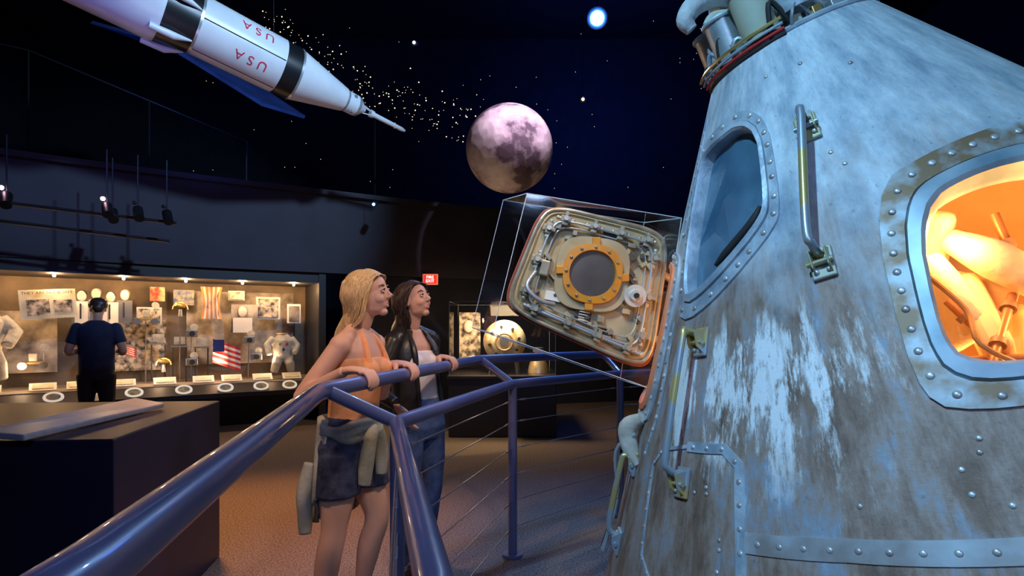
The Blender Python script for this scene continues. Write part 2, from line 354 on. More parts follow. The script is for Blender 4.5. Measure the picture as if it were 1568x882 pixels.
seg('stage_flange',[1.60,1.615],[.285,.285],rs);seg('black_interstage',[1.615,1.80],[.285,.31],rb);seg('flange_2',[1.80,1.815],[.32,.32],rw);seg('second_stage',[1.815,2.9],[.33,.33],rw);seg('black_band_2',[2.9,3.1],[.335,.37],rb);seg('first_stage',[3.1,4.0],[.37,.37],rw)
for k in range(6):
    t=k*math.pi/3;o=Ra*math.cos(t)+Rb*math.sin(t);ob(g,'fairing_%d'%k,tube([T+D*1.62+o*.29,T+D*1.72+o*.34,T+D*1.85+o*.35],[.008,.035,.03],10),rw)
view=(V((0,0,1.4))-(T+D*1.35));view=(view-Dn*view.dot(Dn)).normalized();vside=Dn.cross(view)
def wrap(s,size,u,ang,flip=-1):
    vs,fs=textmesh(s,size);r=.283;out=[]
    for v in vs:
        a=ang+v.y/r*flip;o=view*math.cos(a)+vside*math.sin(a);out.append(T+D*u+Dn*(v.x*1.0)+o*r)
    return out,fs
ob(g,'lettering_lower',wrap('U S A',.13,1.28,-.25),rr,False);ob(g,'lettering_upper',wrap('U S A',.13,1.28,.85),rr,False)
for k,a in enumerate([-.9,.3,1.4]):
    o=view*math.cos(a)+vside*math.sin(a);ob(g,'stripe_%d'%k,tube([T+D*1.08+o*.278,T+D*1.6+o*.278],.006,6),rb)
for u in(1.1,2.4):ob(g,'suspension_cable',tube([T+D*u+V((0,0,.28)),V(((T+D*u).x,(T+D*u).y,9))],.003,6),trk)
#---------------- second case
sc=group('glass_display_case',(-.15,7.7,0))
ob(sc,'plinth',box((-.12,7.75,.37),(1.36,1.2,.73)),cbase,False,.01)
ob(sc,'cap',box((-.12,7.75,.755),(1.40,1.24,.05)),cbase,False,.01)
ob(sc,'glass',box((-.12,7.75,1.25),(1.34,1.18,.93)),glassM('vitrine_glass',fac=.03),False)
edge=M('vitrine_edge',(.25,.3,.33),.2)
for x in(-.79,.55):
    for y in(7.16,8.34):ob(sc,'edge',tube([(x,y,.78),(x,y,1.715)],.004,6),edge)
ob(sc,'edge_top',tube([(-.79,7.16,1.715),(.55,7.16,1.715),(.55,8.34,1.715),(-.79,8.34,1.715)],.004,6,True),edge)
gold=M('gold_foil',(.85,.6,.25),.35,.7,(.9,.8,.6),9,4,.4,30)
s2=group('satellite_artifact',(-.1,7.7,1.2))
ob(s2,'sphere',sph((-.1,7.7,1.20),.29,32,20),M('satellite_shell',(.85,.78,.62),.4,.3,(.6,.42,.2),5,4,lo=.5,hi=.6))
ob(s2,'hub_ring',tube(smoothpath([(-.1+.11*math.cos(t),7.40,1.2+.11*math.sin(t)) for t in [k*math.pi/4 for k in range(8)]],3,True),.018,8,True),gold)
ob(s2,'hub',cyl((-.1,7.43,1.2),(-.1,7.38,1.2),.06),metalg)
for k in range(8):
    t=k*math.pi/4+.2;ob(s2,'bolt_%d'%k,cyl((-.1+.19*math.cos(t),7.5,1.2+.19*math.sin(t)),(-.1+.2*math.cos(t),7.44,1.2+.2*math.sin(t)),.02,10),ink)
for k in range(4):
    t=k*math.pi/2+.7;ob(s2,'leg_%d'%k,tube([(-.1+.2*math.cos(t),7.7+.2*math.sin(t),1.05),(-.1+.26*math.cos(t),7.7+.26*math.sin(t),.78)],.015,8),metalg)
s3=group('engine_nozzle_artifact',(.35,7.6,.95));ob(s3,'bell',tube([(.35,7.6,.785),(.35,7.6,.9),(.35,7.6,1.02),(.35,7.6,1.06)],[.14,.12,.06,.05],24),gold);ob(s3,'head',cyl((.35,7.6,1.06),(.35,7.6,1.12),.07),metalg)
s4=group('mannequin_photo_panel',(-.6,8.1,1.2));ob(s4,'panel',box((-.6,8.1,1.25),(.3,.03,.7)),photo2,False);ob(s4,'head',sph((-.62,8.06,1.4),(.07,.03,.09),14,10),skinp)
light('vitrine_lamp','AREA',(-.1,7.45,1.68),30,(1,.68,.36),(-.1,7.75,1.0),.5);light('vitrine_lamp','POINT',(-.5,7.3,1.5),9,(1,.72,.42),size=.04)
light('vitrine_floor','SPOT',(-.8,6.7,2.6),80,(1,.66,.32),(-.65,6.9,0),.05,35,.3)
ex=group('fire_exit_sign',(-1.34,9.1,2.13))
ob(ex,'housing',box((-1.30,9.05,2.15),(.24,.05,.17)),M('sign_white',(.9,.3,.25),emit=(1,.25,.15),es=.6),False,.005)
ob(ex,'face',box((-1.30,9.02,2.15),(.21,.02,.14)),M('sign_red',(.8,.03,.02),emit=(1,.05,.03),es=.8),False)
wt=M('sign_letters',(1,1,1),emit=(1,.9,.85),es=2.2)
for s,z in(('FIRE',2.18),('EXIT',2.12)):
    vs,fs=textmesh(s,.065);ob(ex,'letters',([V((-1.30+v.x,9.005,z+v.y)) for v in vs],fs),wt,False)
#---------------- reader plinth
pl=M('plinth_paint',(.012,.015,.055),.45,0,(.016,.02,.065),3,3)
g=group('reader_plinth',(-2.3,2.8,0))
ob(g,'body',prism([(-1.60,2.28,0.003),(-1.78,3.46,.003),(-3.1,3.35,.003),(-3.0,2.15,.003)],(0,0,.945)),pl,False,.006)
g=group('reader_panel',(-2,2.7,1.0))
ob(g,'plate',prism([(-2.05,2.18,.975),(-1.89,2.2,.955),(-1.91,3.12,.955),(-2.07,3.12,.985)],(0,0,.025)),M('panel_face',(.5,.56,.7),.35,0,(.42,.48,.62),30,3),False,.006)
#---------------- railing
rail=M('rail_blue_paint',(.105,.125,.27),.34,.1,(.13,.15,.31),3,3,coat=.35);cabm=M('steel_cable',(.6,.62,.7),.3,.9)
g=group('guard_railing',(-.3,2.5,0))
Ap=[(-.29,-.2,1.18),(-.376,.5,1.18),(-.62,1.75,1.18),(-.643,1.87,1.18),(-.647,1.95,1.18),(-.63,2.05,1.18),(-.24,3.72,1.18),(-.22,3.79,1.18),(-.15,3.86,1.18),(.72,4.5,1.18),(2.2,5.1,1.18)]
Bp=[(.05,-.4,1.05),(-.10,.75,1.05),(-.405,2.0,1.05),(-.416,2.06,1.05),(-.40,2.13,1.05),(-.02,3.40,1.05),(.004,3.46,1.05),(.06,3.52,1.05),(.80,4.2,1.05),(2.2,4.8,1.05)]
ob(g,'handrail',tube(Ap,.030,24),rail,auto=0);ob(g,'lower_rail',tube(Bp,.028,24),rail,auto=0)
for a,b in(((-.645,1.96,1.18),(-.416,2.06,1.05)),((-.21,3.82,1.18),(.004,3.46,1.05)),((.72,4.5,1.18),(.8,4.2,1.05))):
    ob(g,'bracket',tube([a,b],.024,16),rail)
posts=[(-.416,2.06),(.004,3.46),(.80,4.2),(2.2,4.8)]
for x,y in posts:
    ob(g,'post',tube([(x,y,.01),(x,y,1.05)],.027,16),rail);ob(g,'foot',cyl((x,y,.003),(x,y,.02),.06),rail)
ob(g,'post_near',tube([(.05,-.4,.01),(.05,-.4,1.05)],.027,16),rail)
P2=[(.05,-.4)]+posts
for z in [.18,.34,.50,.66,.82,.95]:
    for (x0,y0),(x1,y1) in zip(P2,P2[1:]):
        ob(g,'cable',tube([(x0,y0,z),(x1,y1,z)],.0026,6),cabm)
        for f in(.08,.92):
            xx=x0+(x1-x0)*f;yy=y0+(y1-y0)*f;ob(g,'turnbuckle',tube([(xx-(x1-x0)*.02,yy-(y1-y0)*.02,z),(xx+(x1-x0)*.02,yy+(y1-y0)*.02,z)],.005,6),cabm)
#---------------- capsule
A=V((.78,1.9,2.69));tl=math.radians(21.7);cz=V((-math.sin(tl),0,math.cos(tl)));cy=V((0,1,0));cx=cy.cross(cz)
S33,C33=math.sin(math.radians(33)),math.cos(math.radians(33))
def L2W(p):return A+cx*p[0]+cy*p[1]+cz*p[2]
def cp(ph,s,h=0):
    a=math.radians(ph);r=s*S33+h*C33;return L2W((r*math.cos(a),r*math.sin(a),-s*C33+h*S33))
def cnor(ph):
    return (cp(ph,1,1)-cp(ph,1,0)).normalized()
def hullmat():
    m=bpy.data.materials.new('capsule_hull');m.use_nodes=True;nt=m.node_tree;b=nt.nodes['Principled BSDF'];N=nt.nodes.new;Lk=nt.links.new
    uv=N('ShaderNodeUVMap');uv.uv_map='cone'
    def mapn(sc,loc=(0,0,0)):
        mp=N('ShaderNodeMapping');mp.inputs['Scale'].default_value=sc;mp.inputs['Location'].default_value=loc;Lk(uv.outputs[0],mp.inputs[0]);return mp.outputs[0]
    def noi(v,s,d=6,r=.6):
        n=N('ShaderNodeTexNoise');n.inputs['Scale'].default_value=s;n.inputs['Detail'].default_value=d;n.inputs['Roughness'].default_value=r;Lk(v,n.inputs['Vector']);return n.outputs['Fac']
    def ramp(f,els):
        r=N('ShaderNodeValToRGB');e=r.color_ramp.elements
        e[0].position=els[0][0];e[0].color=(*els[0][1],1);e[1].position=els[-1][0];e[1].color=(*els[-1][1],1)
        for p,c in els[1:-1]:
            q=e.new(p);q.color=(*c,1)
        Lk(f,r.inputs[0]);return r.outputs[0]
    def mix(f,a,c):
        x=N('ShaderNodeMix');x.data_type='RGBA';Lk(f,x.inputs['Factor']);Lk(a,x.inputs['A']);Lk(c,x.inputs['B']);return x.outputs['Result']
    def math_(op,a,c=None,v=None):
        x=N('ShaderNodeMath');x.operation=op;x.use_clamp=True;Lk(a,x.inputs[0])
        if c is not None:Lk(c,x.inputs[1])
        if v is not None:x.inputs[1].default_value=v
        return x.outputs[0]
    def rng(src,a,c):
        x=N('ShaderNodeMapRange');x.inputs[1].default_value=a;x.inputs[2].default_value=c;Lk(src,x.inputs[0]);return x.outputs[0]
    sep=N('ShaderNodeSeparateXYZ');Lk(uv.outputs[0],sep.inputs[0]);sy=sep.outputs[1];sx=sep.outputs[0]
    base=ramp(noi(mapn((1.8,.9,1)),4,11,.72),[(.3,(.19,.27,.35)),(.44,(.36,.46,.53)),(.57,(.56,.66,.71)),(.72,(.82,.90,.92))])
    low=ramp(noi(mapn((4.5,1.0,1),(3,1,0)),3.0,11,.72),[(.3,(.075,.055,.045)),(.43,(.24,.16,.115)),(.53,(.38,.29,.235)),(.62,(.30,.38,.46)),(.76,(.72,.80,.84))])
    nz=noi(mapn((3,1,1),(7,2,0)),2.5,6)
    ad=N('ShaderNodeMath');ad.operation='MULTIPLY_ADD';Lk(nz,ad.inputs[0]);ad.inputs[1].default_value=1.1
    Lk(sy,ad.inputs[2]);sub=N('ShaderNodeMath');sub.operation='SUBTRACT';Lk(ad.outputs[0],sub.inputs[0]);sub.inputs[1].default_value=.55
    col=mix(rng(sub.outputs[0],1.02,1.40),base,low)
    st=noi(mapn((6.5,1.0,1),(1,5,0)),2.4,10,.75)
    mk=math_('MULTIPLY',math_('MULTIPLY',rng(sy,1.28,1.42),rng(sy,1.88,1.55)),math_('MULTIPLY',rng(sx,2.02,2.14),rng(sx,2.66,2.42)))
    edge_=N('ShaderNodeMath');edge_.operation='MULTIPLY_ADD';Lk(mk,edge_.inputs[0]);edge_.inputs[1].default_value=.16;Lk(st,edge_.inputs[2])
    mk=math_('MULTIPLY',mk,rng(edge_.outputs[0],.60,.68));mk=math_('MULTIPLY',mk,v=1.5)
    wh=N('ShaderNodeRGB');wh.outputs[0].default_value=(.9,.96,.96,1)
    col=mix(mk,col,wh.outputs[0])
    # brown scorch runs
    sc_=noi(mapn((9,.8,1),(4,9,0)),2.6,9,.7)
    rb_=N('ShaderNodeRGB');rb_.outputs[0].default_value=(.20,.125,.08,1)
    col=mix(math_('MULTIPLY',math_('MULTIPLY',rng(sc_,.54,.66),rng(sy,1.0,1.6)),v=.75),col,rb_.outputs[0])
    sp=noi(mapn((2,1,1),(9,3,0)),38,5,.7)
    br=N('ShaderNodeRGB');br.outputs[0].default_value=(.13,.11,.11,1);col=mix(math_('MULTIPLY',rng(sp,.6,.72),v=.65),col,br.outputs[0])
    Lk(col,b.inputs['Base Color']);b.inputs['Metallic'].default_value=.1;b.inputs['Roughness'].default_value=.58
    bp_=N('ShaderNodeBump');bp_.inputs['Strength'].default_value=.5;bp_.inputs['Distance'].default_value=.004;Lk(noi(mapn((1,1,1)),26,8,.7),bp_.inputs['Height']);Lk(bp_.outputs[0],b.inputs['Normal'])
    return m
hullm=hullmat()
cap=group('space_capsule',L2W((0,0,-1.6)))
prof=[(.47,0)]+[(.5+.1*i,0) for i in range(20)]+[(2.45,0),(2.62,-.03),(2.66,-.12),(2.6,-.3)]
prof_in=[(2.45,-.06),(.52,-.06)]
NR=180
hull=ob(cap,'hull',loft([[cp(k*360/NR,s,h) for k in range(NR)] for s,h in prof+prof_in],False,True),hullm,auto=30)
def chaikin(p,it=2,q=.25):
    for _ in range(it):
        o=[]
        for i in range(len(p)):
            a=p[i];b=p[(i+1)%len(p)];o.append((a[0]*(1-q)+b[0]*q,a[1]*(1-q)+b[1]*q));o.append((a[0]*q+b[0]*(1-q),a[1]*q+b[1]*(1-q)))
        p=o
    return p
def toflat(p,pc,sc):return [((a-pc)*math.pi/180*S33*sc,s_-sc) for a,s_ in p]
def unflat(p,pc,sc):return [(pc+math.degrees(x/(S33*sc)),sc+y) for x,y in p]
def polar(p,n,cx_,cy_):
    o=[]
    for k in range(n):
        t=2*math.pi*k/n;dx,dy=math.cos(t),math.sin(t);best=None
        for i in range(len(p)):
            x1,y1=p[i][0]-cx_,p[i][1]-cy_;x2,y2=p[(i+1)%len(p)][0]-cx_,p[(i+1)%len(p)][1]-cy_
            ex,ey=x2-x1,y2-y1;den=dx*ey-dy*ex
            if abs(den)<1e-12:continue
            tt=(x1*ey-y1*ex)/den;u=(x1*dy-y1*dx)/den
            if tt>0 and -1e-6<=u<=1+1e-6 and (best is None or tt>best):best=tt
        o.append((cx_+dx*best,cy_+dy*best))
    return o
def lerpl(a,b,f):return [(p[0]*(1-f)+q[0]*f,p[1]*(1-f)+q[1]*f) for p,q in zip(a,b)]
steel=M('weathered_steel',(.24,.32,.39),.45,.2,(.55,.66,.72),10,8,.3,50)
bronze=M('weathered_bronze',(.26,.17,.09),.5,.2,(.45,.55,.6),12,9,lo=.42,hi=.60);rivm=M('rivet_metal',(.72,.8,.82),.35,.4,(.40,.36,.33),30,2)
hinm=M('latch_grey',(.5,.55,.58),.4,.5)
def rivets(name,pts,r=.008,h=.004):
    ps=[]
    for ph,s in pts:
        n=cnor(ph);a,b=frame(n);ps.append(sph(cp(ph,s,h),(r,r,r*.45),10,6,Matrix((a,b,n)).transposed()))
    ob(cap,name,merge(*ps),rivm)
def seam(name,pts,wd=.035,h=.004,mat=steel,sp=.055,r=.0075,close=False):
    L=[];m=len(pts)
    for i in range(m-1+(1 if close else 0)):
        a=pts[i];b=pts[(i+1)%m];d=math.hypot(math.radians(b[0]-a[0])*S33*(a[1]+b[1])/2,b[1]-a[1]);k=max(1,int(d/.04))
        for j in range(k):L.append((a[0]+(b[0]-a[0])*j/k,a[1]+(b[1]-a[1])*j/k))
    if not close:L.append(pts[-1])
    rings=[]
    for i,q in enumerate(L):
        a=L[(i-1)%len(L)] if close else L[max(i-1,0)];b=L[(i+1)%len(L)] if close else L[min(i+1,len(L)-1)]
        dx=math.radians(b[0]-a[0])*S33*q[1];dy=b[1]-a[1];l=math.hypot(dx,dy);nx,ny=-dy/l,dx/l
        def o(f,hh):return cp(q[0]+math.degrees(nx*f/(S33*q[1])),q[1]+ny*f,hh)
        rings.append([o(-wd/2,-.004),o(-wd/2*.92,h),o(wd/2*.92,h),o(wd/2,-.004)])
    ob(cap,name,loft(rings,True,close),mat,False)
    acc=0;ps=[];last=L[0]
    for q in L[1:]+([L[0]] if close else []):
        d=math.hypot(math.radians(q[0]-last[0])*S33*q[1],q[1]-last[1])
        while acc+sp<=d:
            acc+=sp;f=acc/d;ps.append((last[0]+(q[0]-last[0])*f,last[1]+(q[1]-last[1])*f))
        acc-=d;last=q
    if ps:rivets(name+'_rivets',ps,r,h)
def cutter(loop,pc,sc,h0,h1):
    lp=unflat(loop,pc,sc);vs,fs=loft([[cp(a,s_,h0) for a,s_ in lp],[cp(a,s_,h1) for a,s_ in lp]])
    me=bpy.data.meshes.new('cut');me.from_pydata([tuple(v) for v in vs],[],fs);o=bpy.data.objects.new('cut',me);SC.collection.objects.link(o)
    bm=bmesh.new();bm.from_mesh(me);bmesh.ops.recalc_face_normals(bm,faces=bm.faces);bm.to_mesh(me);bm.free();return o
wins={'side':([(247.5,1.19),(241.5,1.52),(245,1.585),(256,1.61),(268,1.61),(277,1.5),(277,1.21),(262,1.16)],[(241,1.10),(236,1.62),(242,1.67),(256,1.69),(274,1.69),(283,1.6),(283,1.12),(276,1.07),(258,1.06)],261,1.38),
 'rendezvous':([(217.5,.72),(219,1.0),(217,1.07),(196,1.225),(189,1.21),(185,.78),(190,.74)],[(222,.66),(223.5,1.05),(220,1.12),(197,1.31),(185,1.29),(180.5,.74),(186,.68)],204,.95)}
def hexloop(ctr,du,dv):return [(ctr[0]+du*x,ctr[1]+dv*y) for x,y in((-1,-.75),(-.75,-1),(.75,-1),(1,-.75),(1,.75),(.75,1),(-.75,1),(-1,.75))]
wins['hatch_opening']=(hexloop((161,1.36),15,.25),hexloop((161,1.36),21,.31),161,1.36)
LP={}
for k,(gi,fo,pc,sc_) in wins.items():
    a=chaikin(toflat(gi,pc,sc_),2);b_=chaikin(toflat(fo,pc,sc_),2)
    gx=sum(p[0] for p in a)/len(a);gy=sum(p[1] for p in a)/len(a)
    LP[k]=(polar(a,72,gx,gy),polar(b_,72,gx,gy),pc,sc_)
    cu=cutter(LP[k][0],pc,sc_,.12,-.2)
    md=hull.modifiers.new('b','BOOLEAN');md.operation='DIFFERENCE';md.solver='EXACT';md.object=cu
    dg=bpy.context.evaluated_depsgraph_get();me=bpy.data.meshes.new_from_object(hull.evaluated_get(dg));hull.modifiers.clear();hull.data=me;bpy.data.objects.remove(cu)
me=hull.data
uvl=me.uv_layers.new(name='cone')
for p in me.polygons:
    p.use_smooth=True;vals=[]
    for li in p.loop_indices:
        q=me.vertices[me.loops[li].vertex_index].co-A;q=V((q.dot(cx),q.dot(cy),q.dot(cz)));ph=math.degrees(math.atan2(q.y,q.x))%360;vals.append([li,ph,q.length])
    if max(v[1] for v in vals)-min(v[1] for v in vals)>180:
        for v in vals:
            if v[1]<180:v[1]+=360
    for li,ph,s_ in vals:uvl.data[li].uv=(math.radians(ph)*S33*1.15,s_)
try:me.set_sharp_from_angle(angle=math.radians(30))
except Exception:pass
def frame_ring(nm,k,fmat,beze):
    gi,fo,pc,sc_=LP[k]
    def mk(loop,h):return [cp(a,s_,h) for a,s_ in unflat(loop,pc,sc_)]
    mid=lerpl(gi,fo,.38)
    ob(cap,nm+'_frame',loft([mk(fo,-.004),mk(lerpl(gi,fo,.985),.007),mk(lerpl(gi,fo,.42),.007),mk(mid,-.002)],False),fmat,auto=30)
    ob(cap,nm+'_bezel',loft([mk(lerpl(gi,fo,.40),.0),mk(lerpl(gi,fo,.36),.013),mk(lerpl(gi,fo,.08),.016),mk(lerpl(gi,fo,-.02),.008),mk(lerpl(gi,fo,-.06),-.05)],False),beze,auto=30)
    rl=unflat(lerpl(gi,fo,.72),pc,sc_);pts=[];last=rl[0];acc=0
    for q in rl[1:]+[rl[0]]:
        d=(cp(*q)-cp(*last)).length;acc+=d
        if acc>.042:pts.append(q);acc=0
        last=q
    rivets(nm+'_rivets',pts,.0085,.008)
frame_ring('side_window','side',bronze,M('bezel_blue_steel',(.17,.27,.34),.4,.2,(.38,.5,.57),8,6));frame_ring('rendezvous_window','rendezvous',steel,steel);frame_ring('hatch_surround','hatch_opening',steel,M('hatch_seal_orange',(.75,.2,.06),.5,0,(.5,.25,.15),12,3))
def pane(nm,k,h,mat,sc=1.0):
    gi,fo,pc,sc_=LP[k];gi=lerpl(gi,fo,.02);ob(cap,nm,([cp(a,s_,h) for a,s_ in unflat(gi,pc,sc_)]+[cp(a,s_,h-.006) for a,s_ in unflat(gi,pc,sc_)],[tuple(range(72)),tuple(range(143,71,-1))]),mat,False)
pane('side_glass','side',-.03,glassM('side_window_glass',(1,.9,.78),.03,.05,.3))
pane('rendezvous_glass','rendezvous',-.025,M('dusty_dark_glass',(.035,.10,.17),.3,0,(.10,.22,.31),5,8,coat=.5))
ob(cap,'rendezvous_sill',stube([cp(217,1.02,.0),cp(214,1.06,.0),cp(206,1.12,.0),cp(202,1.15,.0)],[.006,.012,.012,.006],10),ink)
seam('ring_seam',[(211,1.90),(225,1.90),(240,1.915),(262,1.93),(290,1.94),(320,1.94)],.05,mat=hullm and M('ring_strip',(.30,.27,.25),.5,.1,(.5,.58,.62),9,8))
seam('access_panel_seam',[(211.5,2.2),(211.5,1.95),(211,1.72),(208,1.68),(199,1.68)],.03)
seam('access_panel_top',[(199,1.68),(191,1.70),(187.5,1.76),(188,1.9),(189,2.03),(194,2.09),(203,2.10)],.012,sp=.05,r=.006)
seam('lower_ring_seam',[(176,2.3),(200,2.3),(240,2.3),(300,2.3)],.05)
seam('hatch_edge_seam',[(184,1.30),(185,1.45),(185,1.62),(182,1.75)],.02,sp=.045,r=.009)
seam('upper_left_seam',[(176,.60),(176.5,.8),(177,1.0)],.02,sp=.05)
rivets('scattered_fasteners',[(241+R.uniform(-16,30),1.75+R.uniform(-.05,.1)) for _ in range(16)]+[(200+R.uniform(0,8),1.75+R.uniform(0,.3)) for _ in range(8)]+[(224,.6),(240,.62),(256,.7),(238,.95),(240,1.0)],.006,.001)
han=M('handle_metal',(.42,.5,.56),.35,.5,(.62,.5,.2),9,4,lo=.5,hi=.58);yel=M('handle_bracket_yellow',(.55,.5,.16),.45,.3,(.4,.45,.45),20,4)
def handle(p0,s0,p1,s1,h,gname,m2):
    g_=lambda ph,s,hh:cp(ph,s,hh)
    ob(cap,gname+'_bar',stube([g_(p0,s0,.02),g_(p0,s0,h*.85),g_(p0,s0+.03,h),g_(p1,s1-.06,h),g_(p1,s1-.01,h*.8),g_(p1,s1+.0,.015)],.0105,14,6),han)
    for ph,s,k in((p0,s0,0),(p1,s1,1)):
        n=cnor(ph);t=(cp(ph,s+.05)-cp(ph,s)).normalized();u=n.cross(t);rot=Matrix((u,t,n)).transposed()
        ob(cap,gname+'_foot_%d'%k,box(cp(ph,s+.02,.006),(.055,.085,.012),rot),m2,False,.004)
        for e in(-.018,.018):
            ob(cap,gname+'_lug_%d'%k,prism([cp(ph,s-.015,.01)+u*e,cp(ph,s+.055,.01)+u*e,cp(ph,s+.04,h*.5)+u*e,cp(ph,s,h*.7)+u*e],u*.004),m2,False,.001)
            for e2 in(-.005,.045):ob(cap,gname+'_bolt',sph(cp(ph,s+e2,.014)+u*e*.8,.007,8,6),rivm)
        ob(cap,gname+'_pin',cyl(cp(ph,s+.025,h*.35)-u*.03,cp(ph,s+.025,h*.35)+u*.03,.007,10),han)
handle(234.5,.83,229.5,1.23,.07,'upper_handle',yel)
handle(200,1.36,199,1.76,.07,'middle_handle',han)
handle(176,1.78,176,2.06,.05,'lower_handle',han)
for k in range(3):
    ob(cap,'edge_cable_%d'%k,stube([cp(174+k,1.70,.02),cp(172+k,1.78,.05+.01*k),cp(173,1.95,.03),cp(171+k,2.15,.04)],.007,8),[ink,steel,hinm][k])
ob(cap,'fabric_cover',stube([cp(176,1.64,.01),cp(174,1.69,.045),cp(175,1.75,.03),cp(178,1.80,.0)],[.02,.035,.03,.01],14),suitw)
# interior
inter=M('cabin_lining',(.80,.55,.30),.7,0,(.9,.68,.42),4,4)
ob(cap,'cabin_lining',loft([[cp(ph,s,-.10) for s in [.75+.15*i for i in range(13)]] for ph in range(-60,150,10)],False),inter,solid=.01)
ob(cap,'cabin_bulkhead',loft([ell(L2W((0,0,-2.1)),cx*1.25,cy*1.25,48),ell(L2W((0,0,-2.13)),cx*1.25,cy*1.25,48)]),inter,False)
padm=M('couch_fabric',(.92,.80,.62),.7,0,(.75,.6,.42),9,3,.4,30);frm=M('couch_frame',(.45,.2,.09),.4,.3);dkp=M('console_brown',(.25,.13,.07),.5,0,(.4,.22,.12),9,3)
ip=cp
def slab(name,p0,p1,wv,th,m):
    p0=V(p0);p1=V(p1);d=(p1-p0).normalized();wv=(wv-d*wv.dot(d)).normalized();n=d.cross(wv);ln=(p1-p0).length
    ob(cap,name,box((p0+p1)/2,(ln,.16,th),Matrix((d,wv,n)).transposed()),m,True,.02)
slab('couch_back',ip(246,1.22,-.36),ip(264,1.40,-.30),cz,.05,padm);slab('couch_headrest',ip(250,1.12,-.25),ip(259,1.20,-.22),cz,.05,padm)
slab('couch_seat',ip(252,1.68,-.34),ip(272,1.58,-.30),cnor(255),.05,padm);slab('control_panel',ip(262,1.16,-.34),ip(276,1.24,-.36),cz,.04,dkp)
slab('stowage_locker',ip(266,1.42,-.40),ip(282,1.5,-.36),cz,.12,inter)
for k,(a,b_) in enumerate([(ip(244,1.62,-.12),ip(262,1.38,-.22)),(ip(246,1.50,-.2),ip(272,1.62,-.18)),(ip(256,1.66,-.14),ip(270,1.42,-.24)),(ip(249,1.35,-.2),ip(256,1.64,-.24)),(ip(268,1.2,-.15),ip(262,1.62,-.3))]):
    ob(cap,'couch_strut_%d'%k,cyl(a,b_,.010,10),frm)
    for f in(.15,.5,.85):ob(cap,'strut_collar',cyl(V(a).lerp(V(b_),f),V(a).lerp(V(b_),f+.05),.017,10),dkp)
for k,(a,b_) in enumerate([(ip(247,1.22,-.24),ip(252,1.44,-.28)),(ip(253,1.52,-.25),ip(259,1.30,-.30))]):
    slab('instrument_box_%d'%k,a,b_,cz,.06,[padm,inter][k])
ob(cap,'couch_bolster',stube([ip(258,1.20,-.2),ip(262,1.30,-.18),ip(268,1.42,-.2)],[.03,.045,.035],16),padm)
ob(cap,'cable_loop',stube([ip(246,1.30,-.12),ip(250,1.40,-.16),ip(248,1.5,-.12),ip(253,1.58,-.14)],.006,8),dkp)
light('cabin_lamp','POINT',ip(254,1.24,-.12),5,(1,.54,.20),size=.05)
light('cabin_lamp','POINT',ip(273,1.46,-.14),7,(1,.54,.20),size=.05)
light('cabin_lamp','POINT',ip(250,1.6,-.6),20,(1,.52,.18),size=.08)
deckm=M('deck_metal',(.35,.42,.45),.4,.6,(.55,.62,.65),16,5);green=M('deck_panel_green',(.42,.48,.36),.6,0,(.5,.55,.45),8,4)
ob(cap,'deck_plate',loft([ell(L2W((0,0,z)),cx*.26,cy*.26,48) for z in(-.44,-.42)]),deckm)
ob(cap,'deck_rim',tube([cp(k*10,.475,.0) for k in range(36)],.010,8,True),steel)
ob(cap,'tunnel',loft([ell(L2W((0,0,z)),cx*r_,cy*r_,40) for z,r_ in((-.42,.17),(-.2,.165),(-.19,.18),(-.15,.18),(-.14,.15))]),deckm)
for k in range(10):
    a=math.radians(150+k*14);c1=L2W((.235*math.cos(a),.235*math.sin(a),-.40));ob(cap,'deck_lug_%d'%k,box(c1,(.03,.03,.07),Matrix.Rotation(-tl,3,'Y')),[deckm,green,brass][k%3],False,.003)
for k,(a0,r0,z0,rr_) in enumerate([(195,.22,-.30,.05),(225,.23,-.28,.055),(252,.22,-.25,.05),(170,.22,-.30,.045)]):
    a=math.radians(a0);c1=L2W((r0*math.cos(a),r0*math.sin(a),z0));ob(cap,'mortar_can_%d'%k,cyl(c1-cz*.1,c1+cz*.06,rr_,20),[deckm,green,steel,deckm][k]);ob(cap,'mortar_ring_%d'%k,tube(ell(c1+cz*.06,cx*rr_,cy*rr_,16),.008,8,True),steel)
for k in range(7):
    a=math.radians(165+k*13);b_=a+.28;q=lambda r,t,z:L2W((r*math.cos(t),r*math.sin(t),z))
    ob(cap,'deck_pipe_%d'%k,stube([q(.25,a,-.42),q(.272,a+.05,-.37),q(.262,(a+b_)/2,-.34+.02*(k%3)),q(.24,b_,-.39)],.005+.003*(k%2),8),[deckm,steel,ink][k%3])
for k in range(4):
    ob(cap,'deck_harness_%d'%k,stube([q(.268+.006*k,math.radians(a0),-.405+.014*k) for a0 in (160,180,200,220,240)],.005,8),[ink,red,steel,brass][k])
q=lambda x,z,y=1.85:V((x,y,z))
ob(cap,'uprighting_bag_loop',stube([q(.82,2.40),q(.75,2.46),q(.67,2.475),q(.60,2.45),q(.565,2.40),q(.585,2.365)],[.022,.030,.034,.034,.030,.020],16),M('uprighting_fabric',(.6,.65,.66),.8,0,(.45,.5,.52),20,4,.5,60))
ob(cap,'uprighting_bag_strap',stube([q(.80,2.36),q(.73,2.41),q(.66,2.41),q(.63,2.38)],[.012,.016,.016,.010],12),green)
ob(cap,'parachute_panel',prism([V((.71,1.82,2.22)),V((.76,1.80,2.21)),V((.90,1.80,2.50)),V((.80,1.82,2.52)),V((.73,1.84,2.42))],(0,.02,0)),green,False,.006)
ob(cap,'ring_fitting',tube([V((.96+.05*math.cos(t),1.72,2.42+.05*math.sin(t))) for t in [k*math.pi/10 for k in range(20)]],.014,10,True),deckm)
